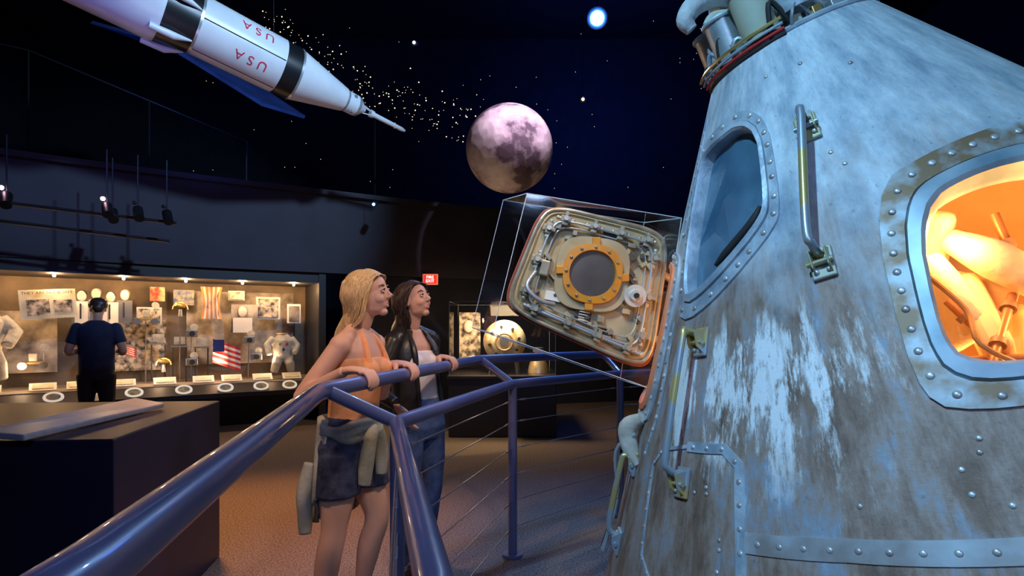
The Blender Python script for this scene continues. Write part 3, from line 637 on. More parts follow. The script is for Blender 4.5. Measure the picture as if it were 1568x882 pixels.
ob(cap,'strut_1',tube([(.70,1.85,2.2),(.78,1.8,2.5)],.01,8),steel);ob(cap,'strut_2',tube([(.86,1.75,2.25),(.95,1.75,2.55)],.014,8),deckm)
cra=group('capsule_cradle',(1.6,2.0,.1));sup=M('cradle_paint',(.03,.035,.06),.5)
for ph in(215,320,40,140):
    p=cp(ph,2.52,-.08);ob(cra,'leg_%d'%ph,tube([(p.x,p.y,.005),(p.x,p.y,p.z-.02)],.05,12),sup)
#---------------- hatch door in acrylic box
hg=group('capsule_hatch_door',(.29,2.17,1.58))
HQ=[(.122,1.872),(.606,1.758),(.530,1.218),(-.040,1.472)]
def hb(u,v,y=0):
    a=[HQ[0][i]*(1-u)+HQ[1][i]*u for i in(0,1)];b_=[HQ[3][i]*(1-u)+HQ[2][i]*u for i in(0,1)]
    return V((a[0]*(1-v)+b_[0]*v,2.16+y,a[1]*(1-v)+b_[1]*v))
def hloop(m_,y,it=3):
    c4=[(m_,m_),(1-m_,m_),(1-m_,1-m_),(m_,1-m_)];pts=[]
    for i in range(4):
        a=c4[i];b_=c4[(i+1)%4]
        for f in(.10,.5,.90):pts.append((a[0]+(b_[0]-a[0])*f,a[1]+(b_[1]-a[1])*f))
    pts=chaikin(pts,it);return [hb(u,v,y) for u,v in pts]
cream=M('hatch_cream',(.46,.36,.19),.5,.1,(.60,.50,.30),8,5);seal=M('hatch_seal_red',(.40,.09,.06),.6);orr=M('hatch_orange_ring',(.85,.36,.03),.45,.1,(.75,.28,.03),12,3);rim=M('hatch_rim',(.50,.45,.33),.4,.4,(.32,.28,.20),14,4)
ob(hg,'plate',loft([hloop(.03,.05),hloop(.02,.0),hloop(.045,-.008),hloop(.06,0),hloop(.13,.004)]),cream,auto=30)
ob(hg,'rim',tube(hloop(.018,-.004),.008,8,True),rim);ob(hg,'seal',tube(hloop(-.008,.03),.004,8,True),seal)
ob(hg,'outer_shell',loft([hloop(.0,.03),hloop(-.015,.05),hloop(-.005,.08)]),rim,auto=30)
wc=V((.302,2.145,1.598))
def circ(c,r,n=40,p=2.,y=0):return ell(V((c.x,c.y+y,c.z)),V((r,0,-r*.12)),V((r*.12,0,r)),n,p)
ob(hg,'window_pad',loft([circ(wc,.14,40,3.2,.012),circ(wc,.138,40,3.2,-.006),circ(wc,.10,40,2.2,-.006)]),cream)
ob(hg,'window_ring',loft([circ(wc,.112,40,2.5,0),circ(wc,.110,40,2.5,-.022),circ(wc,.088,40,2,-.024),circ(wc,.083,40,2,-.004)],False),orr,auto=30)
ob(hg,'window_glass',loft([circ(wc,.086,40,2,-.006),circ(wc,.086,40,2,-.010)]),M('hatch_glass',(.085,.07,.06),.4,0,(.15,.13,.11),5,6,coat=.3),False)
ps=[sph(circ(wc,.099,12,2.1,-.024)[k],.0065,8,6) for k in range(12)];ob(hg,'window_bolts',merge(*ps),rim)
ob(hg,'window_tabs',merge(*[box(circ(wc,.122,4,2,-.012)[k],(.03,.015,.03)) for k in range(4)]),orr,False,.003)
lat=[];rod=[];gl=[]
for side in range(4):
    for f in([.2,.42,.62,.82] if side%2==0 else [.22,.5,.78]):
        m_=.105;u,v=[(f,m_),(1-m_,f),(f,1-m_),(m_,f)][side];c=hb(u,v,-.018);d=(hb(min(u+.05,1),v)-hb(u,v)).normalized() if side%2==0 else (hb(u,min(v+.05,1))-hb(u,v)).normalized()
        a=V((0,1,0));b_=d.cross(a);rot=Matrix((d,a,b_)).transposed()
        lat+=[box(c,(.04,.026,.022),rot),box(c+b_*.016,(.014,.034,.02),rot),box(c-b_*.018,(.024,.02,.012),rot)];gl+=[cyl(c-d*.028,c+d*.028,.0075,10),cyl(c,c-a*.028,.009,12),sph(c+d*.03,.009,8,6),sph(c-d*.03,.009,8,6)]
for m_,y_,r_ in((.115,-.024,.0045),(.155,-.014,.003)):
    rod.append(tube(hloop(m_,y_),r_,8,True))
ob(hg,'latches',merge(*lat),rim,False,.002);ob(hg,'latch_rollers',merge(*gl),M('roller_metal',(.6,.55,.42),.35,.5));ob(hg,'linkage_rods',merge(*rod),hinm)
greeb=[[],[],[]]
for k in range(80):
    u=R.uniform(.14,.88);v=R.uniform(.14,.90);p=hb(u,v,-.008)
    if (p-wc).length<.145:continue
    greeb[k%3].append(box(p,(R.uniform(.008,.04),R.uniform(.01,.03),R.uniform(.006,.026)),Matrix.Rotation(R.choice([.22,.22,.9,-.5]),3,'Y')))
for k in range(3):ob(hg,'fittings_%d'%k,merge(*greeb[k]),[rim,cream,M('fitting_dark',(.1,.08,.06),.5)][k],False,.002)
gb=hb(.80,.52,-.02);ob(hg,'gearbox',merge(cyl(gb+V((0,.02,0)),gb-V((0,.02,0)),.042,24),cyl(gb-V((0,.018,0)),gb-V((0,.034,0)),.028,24,.02)),M('gearbox_white',(.75,.72,.62),.4,.2));ob(hg,'gearbox_knob',cyl(gb-V((0,.03,0)),gb-V((0,.045,0)),.010,12),ink)
ob(hg,'handle_box',box(hb(.17,.55,-.02),(.035,.035,.06),Matrix.Rotation(.25,3,'Y')),rim,False,.006);ob(hg,'latch_handle',stube([hb(.12,.6,-.02),hb(.10,.75,-.05),hb(.2,.82,-.05),hb(.3,.80,-.02)],.008,10),hinm)
for k,(u,v,m_) in enumerate([(.5,.80,ink),(.28,.74,labelm),(.66,.86,ink),(.55,.14,ink)]):
    ob(hg,'placard_%d'%k,box(hb(u,v,-.010),(.06,.008,.035),Matrix.Rotation(.22,3,'Y')),m_,False)
for k in range(5):
    p=hb(.47,.76+.022*k,-.016);ob(hg,'placard_text_%d'%k,box(p+V((.02,0,0)),(.04,.003,.003),Matrix.Rotation(.22,3,'Y')),labelm,False)
ob(hg,'torsion_tube',cyl(hb(.12,.90,-.02),hb(.9,.90,-.02),.008,12),hinm)
for k in range(2):ob(hg,'hinge_arm_%d'%k,stube([hb(.98,.3+.45*k,.0),hb(1.03,.3+.45*k,.03),hb(1.10,.33+.42*k,.03)],.014,12),hinm)
ag=group('acrylic_hatch_cover',(.25,2.2,1.55));acr=glassM('acrylic',(.96,.98,1),.05,.06,.6)
FQ=[V((.055,2.07,1.885)),V((.618,2.07,1.795)),V((.522,2.07,1.168)),V((-.07,2.07,1.375))];off=V((-.09,.20,.02))
ob(ag,'cover',prism(FQ,off),acr,False)
aed=M('acrylic_edge',(.55,.68,.8),.2,0)
ob(ag,'front_edge',tube(FQ,.0022,6,True),aed);ob(ag,'back_edge',tube([p+off for p in FQ],.002,6,True),aed)
for k,p in enumerate(FQ):ob(ag,'corner_edge_%d'%k,tube([p,p+off],.002,6),aed)
#---------------- people
skin=M('skin_fair',(.76,.42,.28),.5,0,(.82,.48,.34),8,3);skin2=M('skin_tan',(.68,.37,.24),.5,0,(.74,.42,.29),8,3);lipm=M('lips',(.62,.24,.20),.4);lip2=M('lips_red',(.55,.13,.12),.4);teeth=M('teeth',(.85,.83,.78),.3)
eyew=M('eye_white',(.8,.8,.8),.2);iris=M('iris',(.05,.04,.03),.2);browm=M('brow_blond',(.40,.26,.15),.8);browd=M('brow_dark',(.04,.025,.02),.8)
for m_ in(skin,skin2):
    b=m_.node_tree.nodes['Principled BSDF'];b.inputs['Subsurface Weight'].default_value=.12;b.inputs['Subsurface Scale'].default_value=.02
UP=V((0,0,1))
def head(g,c,F,sk,lm,bm_,neck,smile=.004):
    F=F.normalized();Lx=UP.cross(F).normalized();U=F.cross(Lx).normalized();X=Matrix((F,Lx,U)).transposed()
    P=lambda f,l,u:c+F*f+Lx*l+U*u
    parts=[sph(P(-.012,0,.03),(.094,.072,.079),24,16,X),sph(P(.014,0,-.012),(.070,.060,.086),24,16,X),sph(P(.012,0,-.062),(.056,.049,.036),20,12,X),sph(P(.050,0,-.090),(.022,.021,.016),14,10,X),
      sph(P(.066,0,.028),(.015,.044,.012),16,10,X),sph(P(.048,.032,-.03),(.027,.023,.024),14,10,X),sph(P(.048,-.032,-.03),(.027,.023,.024),14,10,X),sph(P(.064,0,-.056),(.016,.023,.018),14,10,X),
      tube([P(.079,0,.020),P(.088,0,-.004),P(.1000,0,-.022),P(.090,0,-.032)],[.0065,.0070,.0092,.007],12),sph(P(.088,.009,-.028),.0065,10,8),sph(P(.088,-.009,-.028),.0065,10,8),
      sph(P(.0,.070,-.008),(.018,.010,.030),12,10,X),sph(P(.0,-.070,-.008),(.018,.010,.030),12,10,X),
      stube([P(-.024,0,-.045),(P(-.03,0,-.085)+neck)/2,neck,neck-UP*.04],[.050,.044,.048,.050],20)]
    ob(g,'head',merge(*parts),sk,remesh=.0038,sm=3)
    for s in(-1,1):
        ob(g,'eye',sph(P(.0735,s*.030,.004),(.010,.0130,.0088),14,10,X),eyew);ob(g,'iris',sph(P(.0812,s*.0305,.005),(.0036,.0058,.0058),12,8,X),iris)
        ob(g,'eyelid',stube([P(.073,s*.015,.006),P(.0830,s*.03,.0125),P(.074,s*.045,.006)],[.003,.004,.003],8),sk)
        ob(g,'lower_lid',stube([P(.073,s*.016,.000),P(.0815,s*.03,-.0050),P(.074,s*.044,.000)],[.002,.003,.002],8),sk)
        ob(g,'eyelash',stube([P(.078,s*.016,.004),P(.0870,s*.03,.0105),P(.077,s*.046,.004)],[.0011,.0016,.0011],6),browd)
        ob(g,'eyebrow',stube([P(.081,s*.014,.026),P(.081,s*.032,.031),P(.069,s*.05,.026)],[.0020,.0024,.0010],8),bm_)
    w_=.021
    ob(g,'upper_lip',stube([P(.064,w_,-.056+smile),P(.0775,w_*.4,-.0525),P(.0795,0,-.0535),P(.0775,-w_*.4,-.0525),P(.064,-w_,-.056+smile)],[.0012,.0030,.0030,.0030,.0012],8),lm)
    ob(g,'lower_lip',stube([P(.064,w_,-.057+smile),P(.0745,w_*.45,-.0655),P(.0770,0,-.067),P(.0745,-w_*.45,-.0655),P(.064,-w_,-.057+smile)],[.0012,.0033,.0036,.0033,.0012],8),lm)
    ob(g,'teeth',stube([P(.066,w_*.8,-.057+smile),P(.0765,0,-.060),P(.066,-w_*.8,-.057+smile)],[.002,.0032,.002],8),teeth)
    return P
def torso(rs,Fv,Rv,n=28,p=2.3):return loft([ell(V(c),Rv*w_,Fv*d_,n,p) for c,w_,d_ in rs])
RF=V((.974,-.227,0));RD=V((.227,.974,0));RR=.030
def railC(y):return V((-.63+(y-2.05)*.2335,y,1.18))
def grip(y,side):
    C=railC(y);pk=lambda th,r,o:C+RF*(math.cos(th)*r)+UP*(math.sin(th)*r)+RD*o
    parts=[];wr=C-RF*.088+UP*.042
    kn=C+RF*.004+UP*(RR+.013)
    parts.append(loft([ell(wr,RD*.024,UP*.018,16),ell(wr*.65+kn*.35+UP*.004,RD*.032,UP*.017,16),ell(wr*.3+kn*.7+UP*.003,RD*.039,UP*.015,16),ell(kn,RD*.040,UP*.011,16)]))
    for i,(end,rad) in enumerate([(-45,.0086),(-62,.0090),(-55,.0086),(-28,.0076)]):
        o=side*(1.5-i)*.0215;ths=[math.radians(a) for a in(100,70,40,10,(10+end)/2,end)]
        parts.append(stube([pk(t,RR+.0085+(.004 if j in(1,) else 0),o) for j,t in enumerate(ths)],[rad*1.1,rad*1.12,rad,rad,rad*.95,rad*.75],10,3))
    tp=[wr*.6+kn*.4+RD*side*.028,C-RF*.036+UP*.022+RD*side*.052,C-RF*.042-UP*.004+RD*side*.058,C-RF*.032-UP*.026+RD*side*.056]
    parts.append(stube(tp,[.014,.0115,.0105,.008],10,4))
    return parts,wr
def arm(sh,el,wr,r=(.045,.041,.034,.034,.023)):
    return stube([sh,(sh+el)/2,el,(el*.65+wr*.35),wr],[r[0],r[1],r[2],r[3],r[4]],16,5)
def hairstrands(g,name,P,mat,n,endf,wave=0,rad=.0035):
    ps=[]
    for i in range(n):
        t=R.random();s=R.choice((-1,1));j=lambda a:R.uniform(-a,a)
        p0=P(.076-.13*t,s*.006+j(.004),.078+.045*math.sin(min(1,t*1.1)*math.pi*.8)-.01*t)
        p1=P(.060-.150*t+j(.006),s*(.066-.012*t),.070+j(.006))
        p2=P(.008-.120*t+j(.006),s*(.085-.030*max(0,t-.5)*2)+j(.004),.000+j(.01))
        p3=P(-.040-.080*t+j(.01),s*(.072-.045*t)+j(.006),-.075+j(.01))
        pe=endf(t,s,j)
        pm=(p3*.5+pe*.5)+V((j(.010),j(.010),0));pp=smoothpath([p0,p1,p2,p3,pm,pe],5)
        if wave:
            ph=R.random()*6
            for q_ in range(len(pp)):
                k=max(0,(q_-6))/20;pp[q_]=pp[q_]+V((math.sin(q_*.75+ph),math.cos(q_*.75+ph),0))*wave*k*1.6
        m_=len(pp);ps.append(tube(pp,[rad*(.35+.8*math.sin(math.pi*min(.97,.12+q_/m_*.9))) for q_ in range(m_)],5))
    ob(g,name,merge(*ps),mat,auto=0)
blond=M('hair_blond',(.50,.29,.11),.42,0,(.92,.68,.36),14,4,stretch=(14,14,2.0),lo=.3,hi=.7);darkh=M('hair_dark',(.022,.013,.010),.35,0,(.085,.05,.038),12,4,stretch=(10,10,2))
denim=M('denim_dark',(.022,.028,.06),.85,0,(.06,.07,.13),30,5,.3,140);jean=M('denim_blue',(.04,.08,.2),.85,0,(.09,.15,.32),20,5,.3,140)
peach=M('knit_top_peach',(.92,.36,.13),.8,0,(.96,.44,.19),40,3,.15,160);oliv=M('jacket_olive_denim',(.27,.27,.20),.85,0,(.46,.45,.37),7,6,.3,60)
leather=M('leather_black',(.015,.014,.016),.35,0,(.03,.028,.03),12,4,.25,30);whitet=M('white_top',(.85,.78,.72),.8);navyt=M('tshirt_navy',(.016,.024,.06),.85,0,(.025,.034,.085),10,4);shoe=M('shoe_white',(.6,.6,.6),.6)
def shoe_at(p,F):
    Lx=UP.cross(F);X=Matrix((F,Lx,UP)).transposed();return merge(sph(p+F*.05+V((0,0,-p.z+.045)),(.125,.042,.040),20,12,X),sph(p+V((0,0,-p.z+.07)),(.05,.042,.06),16,10,X))
# woman 1
w1=group('woman_blond',(-.74,2.6,0));F1=V((.97,-.24,0)).normalized();R1=V((-.24,-.97,0)).normalized()
def t1(x,z):return V((x,2.6,z))
neck1=V((-.705,2.60,1.385))
P1=head(w1,V((-.648,2.585,1.545)),V((1,-.14,.18)),skin,lipm,browm,neck1,.006)
shR=V((-.70,2.6,1.318))+R1*.160;shL=V((-.70,2.6,1.318))-R1*.160
gR,wR=grip(2.25,1);gL,wL=grip(2.66,-1)
elR=V((-.885,2.38,1.10));elL=V((-.66,2.86,1.06))
skb=[torso([(t1(-.725,1.0),.12,.09),(t1(-.715,1.12),.128,.093),(t1(-.702,1.22),.142,.10),(t1(-.70,1.29),.15,.082),(t1(-.702,1.335),.120,.066),(t1(-.705,1.37),.070,.055),(neck1+UP*.02,.048,.048)],F1,R1),
 sph(shR,.048,16,12),sph(shL,.048,16,12),arm(shR,elR,wR),arm(shL,elL,wL),tube([neck1+UP*.02-F1*.015,neck1*.45+shR*.55+UP*.012,shR+UP*.005],[.028,.036,.042],14),tube([neck1+UP*.02-F1*.015,neck1*.45+shL*.55+UP*.012,shL+UP*.005],[.028,.036,.042],14)]
ob(w1,'upper_body',merge(*skb),skin,remesh=.0065,sm=5)
ob(w1,'hand_right',merge(*gR),skin,remesh=.0030,sm=1);ob(w1,'hand_left',merge(*gL),skin,remesh=.0030,sm=1)
bust=lambda o:sph(V((-.70,2.6,1.205))+F1*.078+R1*o,(.056,.056,.052),16,12)
ob(w1,'tank_top',merge(torso([(t1(-.73,.965),.140,.108),(t1(-.725,1.0),.130,.100),(t1(-.715,1.12),.136,.101),(t1(-.702,1.22),.150,.108),(t1(-.702,1.262),.150,.096)],F1,R1),bust(.066),bust(-.066)),peach,remesh=.007,sm=5)
for s_ in(1,-1):
    b0=V((-.70,2.6,0))
    ob(w1,'strap',stube([b0+R1*s_*.085+F1*.098+UP*1.235,b0+R1*s_*.075+F1*.084+UP*1.285,b0+R1*s_*.060+F1*.062+UP*1.335,b0+R1*s_*.048+F1*.022+UP*1.378,b0+R1*s_*.03-F1*.03+UP*1.39],[.014,.012,.010,.009,.008],10),peach)
hR=V((-.74,2.6,.84))+R1*.085;hL=V((-.74,2.6,.84))-R1*.085
kR=V((-.785,2.50,.475));kL=V((-.64,2.69,.485));aR=V((-.85,2.50,.09));aL=V((-.74,2.74,.09))
leg=lambda h,k,a,m=1:stube([h,(h*.55+k*.45),k+UP*.02,(k*.7+a*.3)-F1*.008,a*.8+k*.2,a],[.092*m,.080*m,.056*m,.056*m,.038*m,.035*m],20,5)
ob(w1,'legs',merge(leg(hR,kR,aR),leg(hL,kL,aL)),skin,remesh=.0075,sm=4)
ob(w1,'shoes',merge(shoe_at(aR,F1),shoe_at(aL,F1)),shoe,remesh=.008,sm=2)
def cuff(h,k,r0,r1,f):return loft([ell(h+(k-h)*t,R1*(r0+(r1-r0)*t/f),F1*(r0+(r1-r0)*t/f),24) for t in(0,f*.4,f*.8,f)])
ob(w1,'shorts',merge(torso([(t1(-.73,1.0),.132,.104),(t1(-.735,.93),.155,.118),(t1(-.745,.87),.170,.126),(t1(-.745,.80),.168,.12),(t1(-.74,.76),.13,.10)],F1,R1),cuff(hR,kR,.096,.102,.5),cuff(hL,kL,.096,.102,.5)),denim,remesh=.008,sm=3)
def drape(g,nm,cx0,cy0,a0,a1,zt,zb,rx,ry,mat,Fv,Rv,amp=.012,fl=.05):
    rings=[];n=72;m_=16
    for i in range(m_+1):
        t=i/m_;row=[]
        for k in range(n+1):
            a=a0+(a1-a0)*k/n;z=zt+(zb(a)-zt)*t;f=1+fl*4*t*(1-.3*t);am=amp*(.3+t)
            w_=am*math.sin(a*9+t*2)+am*.6*math.sin(a*17+t*5)
            row.append(V((cx0,cy0,z))+Fv*math.cos(a)*(ry*f+w_)+Rv*math.sin(a)*(rx*f+w_))
        rings.append(row)
    vs=[p for r_ in rings for p in r_];fs=[(i*(n+1)+k,i*(n+1)+k+1,(i+1)*(n+1)+k+1,(i+1)*(n+1)+k) for i in range(m_) for k in range(n)]
    return ob(g,nm,(vs,fs),mat,solid=.008,auto=0)
drape(w1,'tied_jacket_body',-.742,2.6,math.radians(100),math.radians(290),.995,lambda a:.70-.22*max(0,math.sin((a-1.6)*.85))+.02*math.sin(a*7),.160,.125,oliv,F1,R1,.013,.05)
ob(w1,'tied_jacket_waist',merge(*[tube([V((-.735,2.6,.965+.018*math.sin(3*t+k)-.022*k))+F1*math.cos(t)*(.122+.008*math.sin(5*t+k))+R1*math.sin(t)*(.152+.006*math.sin(7*t)) for t in [2*math.pi*q_/40 for q_ in range(40)]],.018,10,True) for k in range(3)]),oliv,remesh=.006,sm=2)
kn=V((-.735,2.6,.95))+F1*.14+R1*.03
ob(w1,'jacket_sleeve_1',stube([kn-F1*.01,kn+R1*.05-UP*.04,kn+R1*.07-UP*.14-F1*.01,kn+R1*.07-UP*.24-F1*.02],[.026,.030,.034,.028],12),oliv,remesh=.006,sm=2)
ob(w1,'jacket_sleeve_2',stube([kn,kn-R1*.03-UP*.05,kn-R1*.05-UP*.13,kn-R1*.045-UP*.22],[.03,.032,.034,.026],12),oliv,remesh=.006,sm=2)
ob(w1,'hanging_sleeve',stube([V((-.885,2.5,.80)),V((-.905,2.48,.68)),V((-.90,2.47,.56)),V((-.895,2.46,.50))],[.03,.036,.032,.026],12),oliv,remesh=.006,sm=2)
bk=lambda t,s,j:(V((-.70,2.6,0))-F1*(.09+.055*t)+R1*(s*.07*(1-.3*t)+j(.02))+UP*(1.20+j(.06)))
ob(w1,'hair_mass',merge(sph(P1(-.028,0,.036),(.090,.079,.086),24,16),stube([P1(-.06,0,.0),P1(-.085,0,-.09),V((-.70,2.6,1.36))-F1*.075,V((-.70,2.6,1.26))-F1*.10],[.070,.056,.045,.02],18)),blond,remesh=.006,sm=3)
hairstrands(w1,'hair_strands',P1,blond,950,bk,.004,.0023)
lk=[]
for k in range(26):
    jj=lambda a:R.uniform(-a,a);lk.append(stube([P1(.062+jj(.004),-.045+jj(.006),.080),P1(.044+jj(.005),-.079,.035),P1(.006+jj(.010),-.086+jj(.003),-.04),P1(-.03+jj(.012),-.078+jj(.004),-.11),V((-.70,2.6,1.345))-F1*(.06+jj(.02))+R1*(.065+jj(.012)),V((-.70,2.6,1.24+jj(.03)))-F1*(.095+jj(.02))+R1*(.07+jj(.02))],[.0012,.0026,.0028,.0026,.0022,.0008],6))
ob(w1,'hair_locks',merge(*lk),blond)
# woman 2
w2=group('woman_brunette',(-.53,3.2,0));F2=V((.80,-.60,0)).normalized();R2=V((-.6,-.8,0)).normalized()
def t2(x,z,y=3.22):return V((x,y,z))
neck2=V((-.575,3.22,1.385))
P2h=head(w2,V((-.548,3.19,1.545)),V((.92,-.45,.34)),skin2,lip2,browd,neck2,.005)
s2R=V((-.56,3.22,1.315))+R2*.145;s2L=V((-.56,3.22,1.315))-R2*.145
g2,w2L=grip(3.22,-1);e2L=V((-.50,3.46,1.10));e2R=V((-.73,3.02,1.07));wr2=V((-.60,2.93,1.0))
ob(w2,'neckline',merge(torso([(t2(-.56,1.18),.11,.085),(t2(-.56,1.29),.125,.075),(t2(-.565,1.34),.09,.056),(neck2,.056,.05)],F2,R2)),skin2,remesh=.007,sm=3)
ob(w2,'hand_left',merge(*g2),skin2,remesh=.0032,sm=1)
ob(w2,'white_top',merge(torso([(t2(-.535,.98),.125,.105),(t2(-.545,1.12),.125,.102),(t2(-.56,1.22),.13,.108),(t2(-.56,1.265),.12,.094)],F2,R2),sph(t2(-.56,1.2)+F2*.07+R2*.06,.052,14,10),sph(t2(-.56,1.2)+F2*.07-R2*.06,.052,14,10)),whitet,remesh=.007,sm=4)
def jshell():
    rings=[]
    for c,w_,d_ in[(t2(-.53,.90),.155,.13),(t2(-.535,.98),.150,.125),(t2(-.545,1.12),.148,.122),(t2(-.56,1.22),.155,.125),(t2(-.56,1.30),.155,.10),(t2(-.565,1.35),.105,.075),(t2(-.57,1.385),.072,.066)]:
        rings.append([V(c)+F2*math.cos(a)*d_+R2*math.sin(a)*w_ for a in [math.radians(32+296*k/40) for k in range(41)]])
    n=41;vs=[p for r_ in rings for p in r_];return vs,[(i*n+k,i*n+k+1,(i+1)*n+k+1,(i+1)*n+k) for i in range(len(rings)-1) for k in range(n-1)]
ob(w2,'leather_jacket',jshell(),leather,solid=.012,auto=0,sub=1)
ob(w2,'jacket_sleeves',merge(sph(s2R,.054,16,12),sph(s2L,.054,16,12),arm(s2R,e2R,wr2,(.054,.050,.044,.042,.034)),arm(s2L,e2L,w2L+(e2L-w2L)*.18,(.054,.050,.044,.042,.034)),tube([neck2-F2*.02,s2R+UP*.01],[.05,.05],14),tube([neck2-F2*.02,s2L+UP*.01],[.05,.05],14)),leather,remesh=.007,sm=3)
for s_ in(1,-1):ob(w2,'lapel',stube([V((-.57,3.22,1.37))+R2*s_*.06+F2*.04,V((-.56,3.22,1.26))+R2*s_*.085+F2*.10,V((-.55,3.22,1.12))+R2*s_*.085+F2*.108,V((-.535,3.22,.92))+R2*s_*.09+F2*.115],[.012,.018,.012,.01],8),leather)
fd=V((.55,-.1,-.8)).normalized();ps=[loft([ell(wr2,R2*.02,F2*.024,14),ell(wr2+fd*.05,R2*.015,F2*.036,14),ell(wr2+fd*.085,R2*.012,F2*.036,14)])]
for k in range(4):
    b0=wr2+fd*.08+F2*(.028-.018*k);ps.append(stube([b0,b0+fd*.035,b0+fd*(.06)+R2*-.01,b0+fd*(.075-.006*abs(k-1))-R2*.022],[.009,.0085,.008,.006],10,3))
ps.append(stube([wr2+fd*.02+F2*.02,wr2+fd*.045+F2*.045,wr2+fd*.075+F2*.05],[.012,.011,.008],10,3));ob(w2,'hand_right',merge(*ps),skin2,remesh=.0035,sm=1)
k2R=V((-.57,3.12,.49));k2L=V((-.46,3.30,.49));a2R=V((-.60,3.12,.09));a2L=V((-.50,3.34,.09));h2R=V((-.53,3.22,.84))+R2*.08;h2L=V((-.53,3.22,.84))-R2*.08
ob(w2,'jeans',merge(torso([(t2(-.532,1.0),.128,.105),(t2(-.53,.93),.15,.118),(t2(-.53,.84),.168,.125),(t2(-.53,.77),.13,.10)],F2,R2),leg(h2R,k2R,a2R,1.05),leg(h2L,k2L,a2L,1.05)),jean,remesh=.008,sm=3)
ob(w2,'boots',merge(shoe_at(a2R,F2),shoe_at(a2L,F2)),leather,remesh=.008,sm=2)
bk2=lambda t,s,j:(V((-.565,3.22,0))-F2*(.11-.20*max(0,.45-t))+R2*(s*(.10)*(1-.4*t)+j(.02))+UP*(1.14+j(.05)))
ob(w2,'hair_mass',merge(sph(P2h(-.028,0,.034),(.090,.079,.086),24,16),stube([P2h(-.06,0,.0),P2h(-.085,0,-.09),V((-.565,3.22,1.36))-F2*.08,V((-.565,3.22,1.20))-F2*.12],[.074,.066,.07,.04],18)),darkh,remesh=.007,sm=3)
hairstrands(w2,'hair_strands',P2h,darkh,600,bk2,.012,.0032)
# man at the case
m3=group('man_in_navy_tshirt',(-4.68,6.4,0));F3=V((-.35,.94,0)).normalized();R3=F3.cross(UP)
mc=V((-4.68,6.4,0));z=lambda h,f=0:mc+UP*h+F3*f
neck3=z(1.46,.01)
P3=head(m3,z(1.60,.05),(F3+V((-.35,0,-.22))),skin2,lip2,browd,neck3,0)
s3R=z(1.385)+R3*.185;s3L=z(1.385)-R3*.185;e3R=z(1.12,-.02)+R3*.26;e3L=z(1.12,-.02)-R3*.26;w3R=z(1.10,.22)+R3*.12;w3L=z(1.13,.22)-R3*.10
ob(m3,'forearms',merge(arm(s3R,e3R,w3R,(.055,.05,.042,.042,.03)),arm(s3L,e3L,w3L,(.055,.05,.042,.042,.03))),skin2,remesh=.009,sm=3)
for wq,s_ in((w3R,1),(w3L,-1)):
    dd=(F3*.5-R3*s_*.85).normalized();ps=[loft([ell(wq,UP*.03,F3*.02,14),ell(wq+dd*.09,UP*.042,F3*.015,14)])]
    for k in range(4):ps.append(stube([wq+dd*.085+UP*(.03-.02*k),wq+dd*.13+UP*(.03-.02*k),wq+dd*(.165-.006*abs(k-1))+UP*(.028-.02*k)-F3*.015],[.0095,.009,.007],8,3))
    ps.append(stube([wq+dd*.03+UP*.03,wq+dd*.06+UP*.06,wq+dd*.09+UP*.07],[.013,.011,.008],8,3));ob(m3,'hand',merge(*ps),skin2,remesh=.005,sm=1)
ob(m3,'tshirt',merge(torso([(z(.90),.175,.13),(z(1.0),.172,.125),(z(1.15),.175,.125),(z(1.3),.19,.13),(z(1.38),.19,.11),(z(1.43),.14,.085),(z(1.47),.07,.065)],F3,R3,p=2.),sph(s3R,.060,16,12),sph(s3L,.060,16,12),tube([s3R,s3R*.35+e3R*.65],[.060,.064],16),tube([s3L,s3L*.35+e3L*.65],[.060,.064],16)),navyt,remesh=.009,sm=8)
leg3=lambda h,k,a:stube([h,h*.5+k*.5,k,k*.6+a*.4,a],[.10,.088,.07,.062,.05],18,5)
ob(m3,'trousers',merge(torso([(z(.98),.16,.12),(z(.9),.17,.13),(z(.80),.16,.12)],F3,R3),leg3(z(.86)+R3*.09,z(.50,.01)+R3*.10,z(.09)+R3*.11),leg3(z(.86)-R3*.09,z(.50,.01)-R3*.10,z(.09)-R3*.11)),M('trousers_dark',(.02,.02,.03),.85),remesh=.011,sm=3)
ob(m3,'shoes',merge(shoe_at(z(.09)+R3*.11,F3),shoe_at(z(.09)-R3*.11,F3)),leather,remesh=.009,sm=2)
ob(m3,'hair',merge(sph(P3(-.022,0,.045),(.10,.084,.082),24,16),sph(P3(-.05,0,.0),(.066,.07,.06),20,12)),darkh,remesh=.007,sm=3)
#---------------- lights
light('capsule_key','SPOT',(-1.6,-.6,4.6),640,(.34,.68,1),(1.0,1.5,1.75),.06,44,.8)
light('capsule_fill','SPOT',(.3,-2.5,3.2),150,(.42,.60,1),(1.3,1.4,1.2),.3,60,.6)
light('hatch_spot','SPOT',(-.6,.2,4.3),230,(1,.74,.42),(.28,2.15,1.58),.05,14,.4)
light('visitor_key','SPOT',(.5,.6,3.6),170,(1,.72,.56),(-.62,2.8,1.3),.1,34,.6)
light('visitor_front','SPOT',(1.2,3.6,3.0),60,(1,.78,.8),(-.62,2.8,1.4),.1,34,.6)
light('visitor_rim','SPOT',(-2.2,1.2,3.8),140,(1,.58,.30),(-.75,2.7,1.1),.1,34,.6)
light('rail_wash','SPOT',(-.8,-1.2,3.6),75,(.48,.50,1),(-.4,1.5,1.1),.1,60,.8)  # added cool light to lift the railing
light('reader_fill','SPOT',(-1.9,1.4,3.3),30,(.6,.75,1),(-1.98,2.75,1),.1,18,.6)  # added spot without a fixture, brightens the reader panel
light('floor_orange','SPOT',(-2.4,4.3,4.5),800,(1,.40,.12),(-1.9,3.9,0),.2,46,.9)
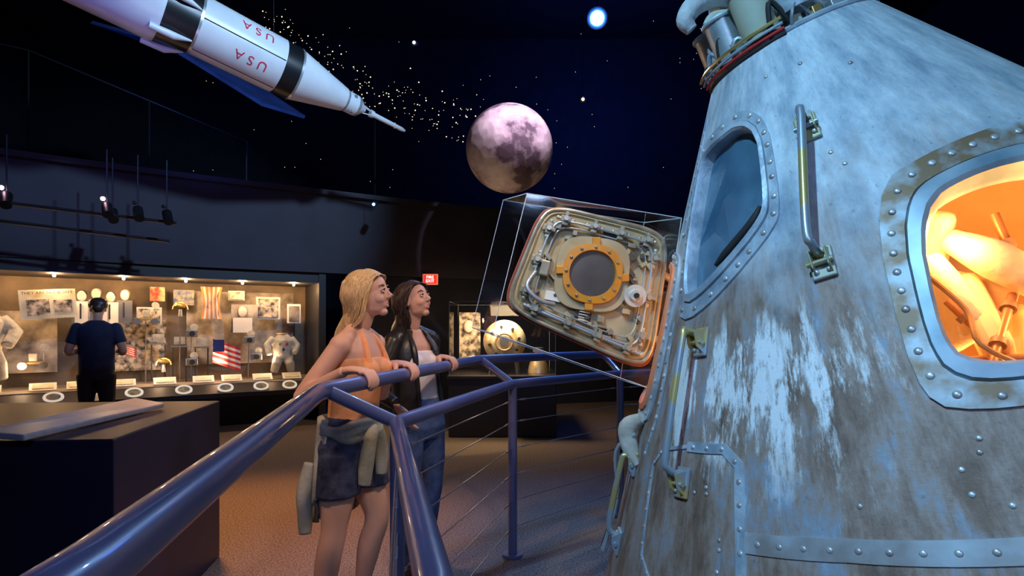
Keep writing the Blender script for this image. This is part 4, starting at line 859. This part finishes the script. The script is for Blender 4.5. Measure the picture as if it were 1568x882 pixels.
light('floor_blue','SPOT',(1.2,5.2,6),420,(.12,.34,1),(.5,3.4,0),.3,44,.8)
light('rocket_light','SPOT',(.4,3.2,5.0),760,(.42,.68,1),(-2.4,5.9,4.1),.1,50,.5)
light('rocket_underlight','SPOT',(-1.6,3.0,1.2),60,(.6,.55,1),(-2.6,5.8,4.1),.1,40,.5)
light('moon_light','SPOT',(.9,5.4,6.0),720,(1,.74,.92),(-.04,8,3.9),.1,20,.15)
light('panel_blue','SPOT',(-3.2,5.5,2.8),170,(.05,.2,1),(-4.2,7.8,5),.2,60,.8)
light('haze_fill_blue','POINT',(2.0,12,6.6),130,(.05,.14,1),size=.5)  # added point light; blue on the back wall stands in for haze
light('bulkhead_blue','SPOT',(-3,3.5,3.8),55,(.22,.22,1),(-5,7.3,2.8),.3,90,.9)
g=group('ceiling_spotlight',(1.05,7,5.2))
cs=V((1.05,7,5.2));cd=(V((0,1.2,1.6))-cs).normalized();ca,cb=frame(cd)
ob(g,'housing',loft([ell(cs-cd*.3,ca*.06,cb*.06),ell(cs-cd*.25,ca*.10,cb*.10),ell(cs,ca*.13,cb*.13)]),trk)
for k,(r_,em) in enumerate([(.125,.25),(.11,.7),(.095,1.8)]):
    ob(g,'halo_ring_%d'%k,loft([ell(cs+cd*(.002+.004*k),ca*r_,cb*r_,32),ell(cs+cd*(.005+.004*k),ca*r_*.97,cb*r_*.97,32)]),M('spot_halo_blue_%d'%k,(.1,.3,1),emit=(.03,.16,1),es=em))  # graded emissive rings stand in for the lamp's blue halo
ob(g,'lens',loft([ell(cs+cd*.016,ca*.078,cb*.078),ell(cs+cd*.034,ca*.06,cb*.06)]),M('spot_lens_blue',(.5,.8,1),emit=(.45,.75,1),es=60))
ob(g,'yoke',tube([cs+V((0,0,.13)),(1.05,7,9)],.006,8),trk)
light('ceiling_spot_beam','SPOT',cs+cd*.06,300,(.35,.65,1),(.6,2.5,1),.05,50,.6)
for k,(x,y,z_) in enumerate([(-1.38,8,5.4),(1.0,8,4.6),(-1.95,8,3.12)]):
    g=group('ceiling_spotlight',(x,y,z_));ob(g,'housing',cyl((x,y+.02,z_),(x,y+.14,z_+.06),.04,14),trk);ob(g,'lens',sph((x,y,z_),.020,10,6),M('small_lens',(1,1,1),emit=[(.5,.7,1),(1,.7,.4),(.2,.5,1)][k],es=10));ob(g,'rod',tube([(x,y+.08,z_),(x,y+.08,9)],.003,6),trk)
